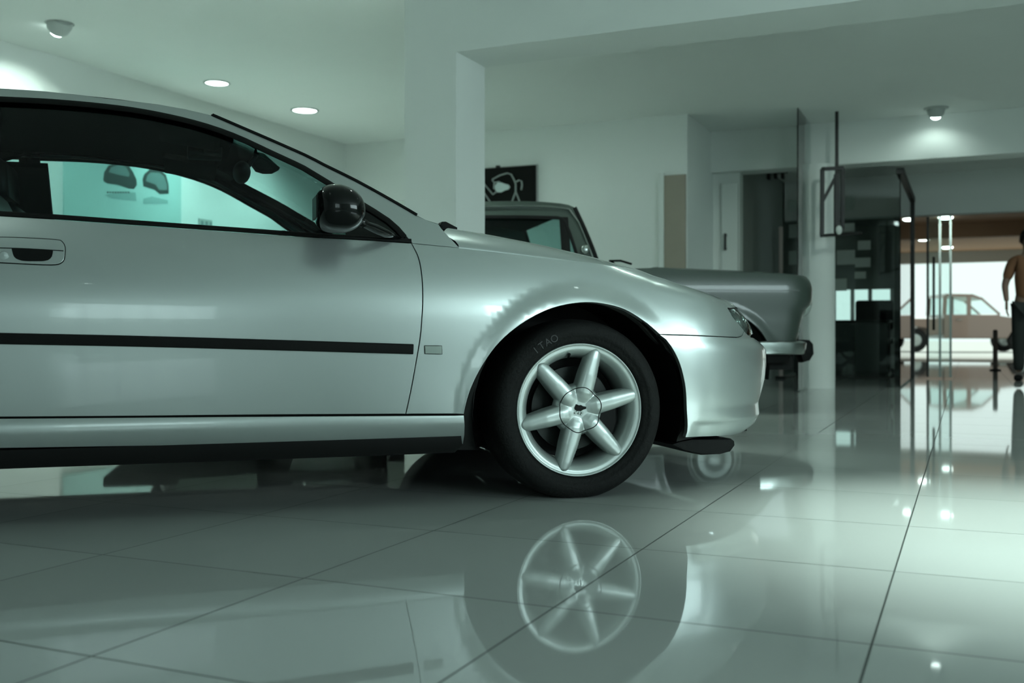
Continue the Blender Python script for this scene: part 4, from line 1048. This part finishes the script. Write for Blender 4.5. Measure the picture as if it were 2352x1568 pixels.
# ------------------------------------------------------------------ ceiling lights
ADDED_DOWN = [(-3.6, 5.2, 360), (-1.3, 6.3, 40), (.6, 7.2, 30), (2.4, 8.0, 10), (1.6, 9.6, 90), (-4.6, 3.2, 200), (-1.6, 3.9, 10), (.2, 4.2, 15), (2.6, 4.2, 8), (-2.2, 1.0, 3), (2.6, 1.3, 6), (.4, -1.6, 4)]  # unseen lamps added as fill, the weak near ones for glints
M_bulb = mat('lamp_glow', (1, 1, 1), .5, emit=(.80, 1, .95), es=9)
M_ring = mat('lamp_ring', (.42, .46, .44), .4)
def ceil_at(px, py): Y = FPX*(ZC-CH)/(HY-py); return Vector(((px-CX)/FPX*Y, Y, ZC))
def downlight(p, label, power, r=.115, ang=130, group=None):
    t = empty('downlight', p); tag(t, label, 'ceiling light', group)
    MB().lathe([(r+.018, 0), (r+.016, -.008), (r+.002, -.010), (r-.004, .0)], 32, 'Z').build('trim_ring', M_ring, t, smooth=True)
    MB().lathe([(0, -.006), (r*.8, -.006), (r, -.004), (r, .0)], 32, 'Z').build('lens', M_bulb, t, smooth=True)
    if power: spot('downward_spot', Vector(p)-Vector((0, 0, .02)), Vector(p)-Vector((0, 0, 1)), power, ang, 1.0, .04)
def eyeball(p, aim, label, power, r=.085, ang=90):
    t = empty('eyeball_spot', p); tag(t, label, 'ceiling spotlight')
    d = (Vector(aim)-Vector(p)).normalized()
    MB().lathe([(r+.028, 0), (r+.024, -.010), (r, -.014), (r-.006, 0)], 32, 'Z').build('trim_ring', M_ring, t, smooth=True)
    q = Vector((0, 0, 1)).rotation_difference(d)
    b1 = MB().lathe([(.0, -.06), (r*.9, -.04), (r, .0), (r*.86, .05), (r*.62, .072), (r*.60, .06)], 32, 'Z').build('ball', M_ring, t, smooth=True, angle=45); b1.rotation_mode = 'QUATERNION'; b1.rotation_quaternion = q
    b1.location = (0, 0, -.012)
    b2 = MB().lathe([(0, .064+r*.42), (r*.25, .064+r*.38), (r*.46, .064+r*.25), (r*.60, .064)], 32, 'Z').build('lens', M_bulb, b1, smooth=True)
    spot('spot_lamp', Vector(p)+d*.09, aim, power, ang, .9, .04)
pA, pB_ = ceil_at(498, 190), ceil_at(700, 253)
downlight(pA, 'round lit downlight left of the brightest one in the row along the side wall', 190, r=.095)
downlight(pB_, 'round lit downlight nearest the room corner beside the square column', 140)
pC = ceil_at(137, 50); pD = ceil_at(2150, 248)
eyeball(pC, R(NL, 5.45, 1.95), 'tilting eyeball spotlight in the ceiling aimed at the side wall', 380, ang=85)
eyeball(R(-.2, 6.9, ZC), R(-1.1, UG, 1.1), 'added unseen fill spotlight behind the beam aimed at the round column and white doors', 700, ang=46)  # unseen spot added to brighten the round column and doors
eyeball(R(-4.6, 4.6, ZC-.012), R(NL, 7.4, 1.0), 'added unseen fill spotlight washing the side wall beside the teal poster', 120, ang=54)  # this and the next two are wall washers added out of view
eyeball(R(-3.4, 5.3, ZC-.012), R(-4.6, UB, .9), 'added unseen fill spotlight washing the end wall by the room corner', 260, ang=48)
eyeball(R(-1.2, 6.6, ZC), R(-3.4, UB, 1.0), 'added unseen fill spotlight washing the end wall right of the lion sign', 300, ang=52)
nD = pD.x*NX+pD.y*NY; uD = pD.x*UX+pD.y*UY
eyeball(pD, R(nD-.05, UG, 1.7), 'tilting eyeball spotlight shining on the bulkhead above the office', 30, ang=150)
GL = 'unseen downlights added over the parked cars'
LBS = ('between the coupe and the side wall', 'above the bonnet of the old sedan', 'above the aisle in front of the round column', 'at the right end of the aisle behind the beam', 'in front of the office passage', 'above the tail of the silver coupe', 'above the far door of the silver coupe', 'just before the beam above the nose of the coupe', 'before the beam to the right of both cars', 'above the near door handle side of the coupe', 'above the open tiles right of the bright patch', 'behind the photographer above the open tiles')
for (n, u, pw), lb in zip(ADDED_DOWN, LBS): downlight(R(n, u, ZC-.012 if u < 5.55 else ZC), 'small added downlight out of view '+lb, pw, r=.035, group=GL)
downlight(R(.40, 3.15, ZC-.012), 'round flush downlight above the bright patch of tiles on the right', 580, r=.04, ang=58)
GP = 'small lamps under the forecourt soffit'
for px, Yp, lb in ((2172, 17.5, 'nearest the passage door'), (2122, 21.5, 'left of the other two'), (2176, 23.5, 'farthest out toward the pickup truck')):
    t = empty('porch_lamp', ((px-CX)/FPX*Yp, Yp, 2.55)); tag(t, 'small lit lamp under the brown forecourt soffit, '+lb, 'ceiling light', GP)
    MB().lathe([(0, -.03), (.10, -.03), (.12, -.005), (.12, 0)], 24, 'Z').build('lens', M_bulb, t)
spot('downward_spot', R(-2.2, 15.6, 2.2), R(-2.2, 15.6, 0), 55, 150, 1, .1)  # bare fill lamp added inside the office, without a fixture
spot('downward_spot', R(1.5, 12.3, 2.5), R(1.5, 12.3, 0), 55, 150, 1, .1)  # unseen lamp added to brighten the passage, no fixture there

# ------------------------------------------------------------------ person at the passage
def skin_fig(name, joints, edges, m, parent, sub=2):
    me = bpy.data.meshes.new(name); keys = list(joints); me.from_pydata([joints[k][0] for k in keys], [(keys.index(a), keys.index(b_)) for a, b_ in edges], [])
    me.materials.append(m); o = bpy.data.objects.new(name, me); C.objects.link(o); o.parent = parent
    md_ = o.modifiers.new('skin', 'SKIN'); md_.use_smooth_shade = True
    for i, k in enumerate(keys):
        r = joints[k][1]; me.skin_vertices[0].data[i].radius = r if isinstance(r, tuple) else (r, r)
    me.skin_vertices[0].data[0].use_root = True
    ss = o.modifiers.new('sub', 'SUBSURF'); ss.levels = sub; ss.render_levels = sub
    return o
M_skin = mat('skin', (.30, .19, .14), .6); M_hair = mat('hair_black', (.010, .009, .008), .6)
M_shirt = mat('brown_shirt', (.28, .13, .065), .8); M_trou = mat('dark_trousers', (.022, .028, .026), .8)
Yp = 12.05; Xp = (2362-CX)/FPX*Yp
per = empty('person', (Xp, Yp, 0), math.radians(150)); tag(per, 'person with black hair in brown shirt and dark trousers standing at the right edge', 'person')
J = {'pel': ((0, 0, .93), (.13, .10)), 'bel': ((0, 0, 1.08), (.125, .09)), 'che': ((0, .01, 1.28), (.155, .105)), 'shc': ((0, 0, 1.43), (.09, .07)), 'nec': ((0, 0, 1.51), .05), 'hd': ((0, .01, 1.60), (.07, .08)), 'hd2': ((0, .01, 1.70), (.072, .088)),
     'sl': ((.17, 0, 1.40), .058), 'el': ((.25, .02, 1.13), .042), 'wl': ((.22, .14, .93), .028), 'sr': ((-.17, 0, 1.40), .058), 'er': ((-.25, .02, 1.13), .042), 'wr': ((-.23, .08, .90), .028),
     'hl': ((.09, 0, .86), .088), 'kl': ((.10, .02, .49), .060), 'al': ((.10, 0, .09), .042), 'hr': ((-.09, 0, .86), .088), 'kr': ((-.10, .03, .49), .060), 'ar': ((-.10, -.03, .09), .042)}
skin_fig('body', J, [('pel', 'bel'), ('bel', 'che'), ('che', 'shc'), ('shc', 'nec'), ('nec', 'hd'), ('hd', 'hd2'), ('shc', 'sl'), ('sl', 'el'), ('el', 'wl'), ('shc', 'sr'), ('sr', 'er'), ('er', 'wr'), ('pel', 'hl'), ('hl', 'kl'), ('kl', 'al'), ('pel', 'hr'), ('hr', 'kr'), ('kr', 'ar')], M_skin, per)
g = lambda k, d=.022: (J[k][0], tuple(x+d for x in (J[k][1] if isinstance(J[k][1], tuple) else (J[k][1],)*2)))
skin_fig('shirt', {'bel': ((0, 0, .92), (.150, .118)), 'b2': g('bel'), 'che': g('che'), 'shc': ((0, 0, 1.44), (.085, .072)), 'sl': g('sl'), 'el': ((.235, .015, 1.18), .056), 'sr': g('sr'), 'er': ((-.235, .015, 1.18), .056)}, [('bel', 'b2'), ('b2', 'che'), ('che', 'shc'), ('shc', 'sl'), ('sl', 'el'), ('shc', 'sr'), ('sr', 'er')], M_shirt, per)
skin_fig('trousers', {'pel': ((0, 0, .93), (.142, .112)), 'hl': g('hl'), 'kl': g('kl', .018), 'al': ((.10, 0, .10), .062), 'hr': g('hr'), 'kr': g('kr', .018), 'ar': ((-.10, -.03, .10), .062)}, [('pel', 'hl'), ('hl', 'kl'), ('kl', 'al'), ('pel', 'hr'), ('hr', 'kr'), ('kr', 'ar')], M_trou, per)
for sx, y in ((.10, 0), (-.10, -.03)): MB().box(sx-.045, sx+.045, y-.08, y+.19, .0, .075, .03).build('shoe', M_black, per, angle=50)
MB().sphere((0, -.012, 1.685), .095, .112, .115, 24, 16, lambda v: Vector((v.x, v.y*(1 if v.z > -.2 else .75), v.z if v.y < .55 else max(v.z, .25)))).build('hair', M_hair, per, smooth=True)
MB().sphere((0, .105, 1.645), .014, .022, .02, 10, 8).build('nose', M_skin, per, smooth=True)
for s_ in (1, -1):
    MB().sphere((s_*.032, .092, 1.675), .011, .008, .007, 10, 8).build('eye', M_hair, per, smooth=True)
    MB().sphere((s_*.088, .0, 1.65), .012, .02, .03, 10, 8).build('ear', M_skin, per, smooth=True)
    hx, hy, hz_ = (.22, .155, .885) if s_ > 0 else (-.23, .085, .855)
    hm = MB().box(hx-.014, hx+.014, hy-.035, hy+.04, hz_-.05, hz_+.05, .012)
    for k in range(4): hm.tube([(hx, hy-.027+k*.019, hz_-.04), (hx-s_*.006, hy-.025+k*.019, hz_-.085), (hx-s_*.022, hy-.022+k*.018, hz_-.118-(.008 if k in (1, 2) else 0))], [.0095, .0085, .007], 8)
    hm.tube([(hx, hy+.035, hz_+.01), (hx-s_*.01, hy+.062, hz_-.02), (hx-s_*.014, hy+.064, hz_-.05)], [.011, .010, .008], 8)
    hm.build('hand', M_skin, per, angle=60)

# ------------------------------------------------------------------ pickup and post on the forecourt
Yt = 31.5
pk = empty('pickup_truck', ((2168-CX)/FPX*Yt, Yt, 0), math.radians(-6)); tag(pk, 'brownish pickup truck standing in the bright forecourt beyond the passage', 'pickup truck')
M_pick = mat('pickup_paint', (.23, .16, .13), .35, coat=.6)
z_ = lambda py: zat(py, Yt)
MB().prism([(-1.5, .62), (-1.5, 1.05), (-.03, 1.05), (-.03, .55), (-.42, .5), (-.5, .78), (-.85, .84), (-1.15, .7), (-1.25, .5)], 0, 1.75, .03).build('load_bed', M_pick, pk)
cab = MB().prism([(0, .42), (0, z_(722)), (1.62, z_(722)), (1.75, 1.06), (2.75, .98), (2.95, .85), (2.98, .5), (2.72, .42), (2.62, .7), (2.3, .82), (1.98, .7), (1.88, .42)], 0, 1.78, .04).build('cab_body', M_pick, pk)
roofp = [(0.02, z_(722)), (.05, z_(680)), (.18, z_(675)), (.85, z_(677)), (1.15, z_(688)), (1.66, z_(722))]
fr = MB()
for y in (.04, 1.70):
    for a_, b_ in (((.02, z_(722)), (.05, z_(678))), ((.75, z_(722)), (.75, z_(678))), ((1.10, z_(684)), (1.66, z_(722)))): fr.bar((a_[0], y, a_[1]), (b_[0], y, b_[1]), .12 if a_[0] < 1 else .06, .05, up=(0, 1, 0))
fr.prism([(.0, z_(682)), (.08, z_(674)), (.85, z_(675)), (1.18, z_(685)), (1.12, z_(689)), (.8, z_(681)), (.1, z_(681))], 0.02, 1.74, .01)
fr.build('cab_frame', M_pick, pk)
for y in (.03, 1.71): MB().prism([(.07, z_(721)), (.09, z_(682)), (.85, z_(681)), (1.12, z_(689)), (1.6, z_(721))], y, y+.008).build('cab_glass', M_pane, pk)
for x in (-.83, 2.3):
    for y in (.1, 1.5):
        wq_ = MB().lathe([(.2, .0), (.34, .0), (.37, .04), (.37, .18), (.2, .2), (.2, 0)], 32).build('wheel', M_rubber, pk, smooth=True, angle=50); wq_.location = (x, y-.05, .37)
        MB().lathe([(0, .03), (.12, .03), (.2, .01), (.21, .1)], 24).build('wheel_rim', M_rim, wq_, smooth=True)
MB().box(-1.6, -1.5, .0, 1.75, .5, .62, .02).build('rear_bumper', M_black, pk)
MB().box(2.93, 3.0, .1, .4, .7, .85, .02).build('headlamp', M_lamp, pk)
for x in (.35,): MB().bar((x, -.03, 1.0), (x+.18, -.03, 1.0), .03).build('door_handle', M_chrome, cab)
pst = empty('bollard', R(atu(2286, 17.2)[0], 17.2), RZ); tag(pst, 'short brown post standing in the passage before the bright forecourt', 'post')
MB().tube([(0, 0, .02), (0, 0, .60)], .035, 16).build('shaft', mat('post_brown', (.10, .08, .065), .6), pst, smooth=True, angle=40)
MB().tube([(0, 0, 0), (0, 0, .02)], .08, 16).sphere((0, 0, .60), .035, .035, .02, 16, 8).build('base', M_black, pst, smooth=True, angle=40)
# shop windows of the front and side walls
for nm, n0_, n1_, fixed, ax in (('window_2', 3.2, 5.6, -6.12, 'n'), ('window_3', -2.2, 4.2, 7.12, 'u')):
    fr = MB(); k = 5; z_lo = .5 if ax == 'n' else 1.1
    for i in range(k+1):
        x = lerp(n0_, n1_, i/k)
        fr.box(*( (x-.03, x+.03, fixed-.03, fixed+.03) if ax == 'n' else (fixed-.03, fixed+.03, x-.03, x+.03)), z_lo, 2.5)
    for z in (z_lo+.02, 2.48): fr.box(*((n0_, n1_, fixed-.03, fixed+.03) if ax == 'n' else (fixed-.03, fixed+.03, n0_, n1_)), z-.03, z+.03)
    o = tag(fr.build(nm, M_frame), kind='structure'); o.rotation_euler = (0, 0, RZ)
    MB().box(*((n0_, n1_, fixed-.004, fixed+.004) if ax == 'n' else (fixed-.004, fixed+.004, n0_, n1_)), z_lo, 2.5).build('window_pane', M_pane, o)
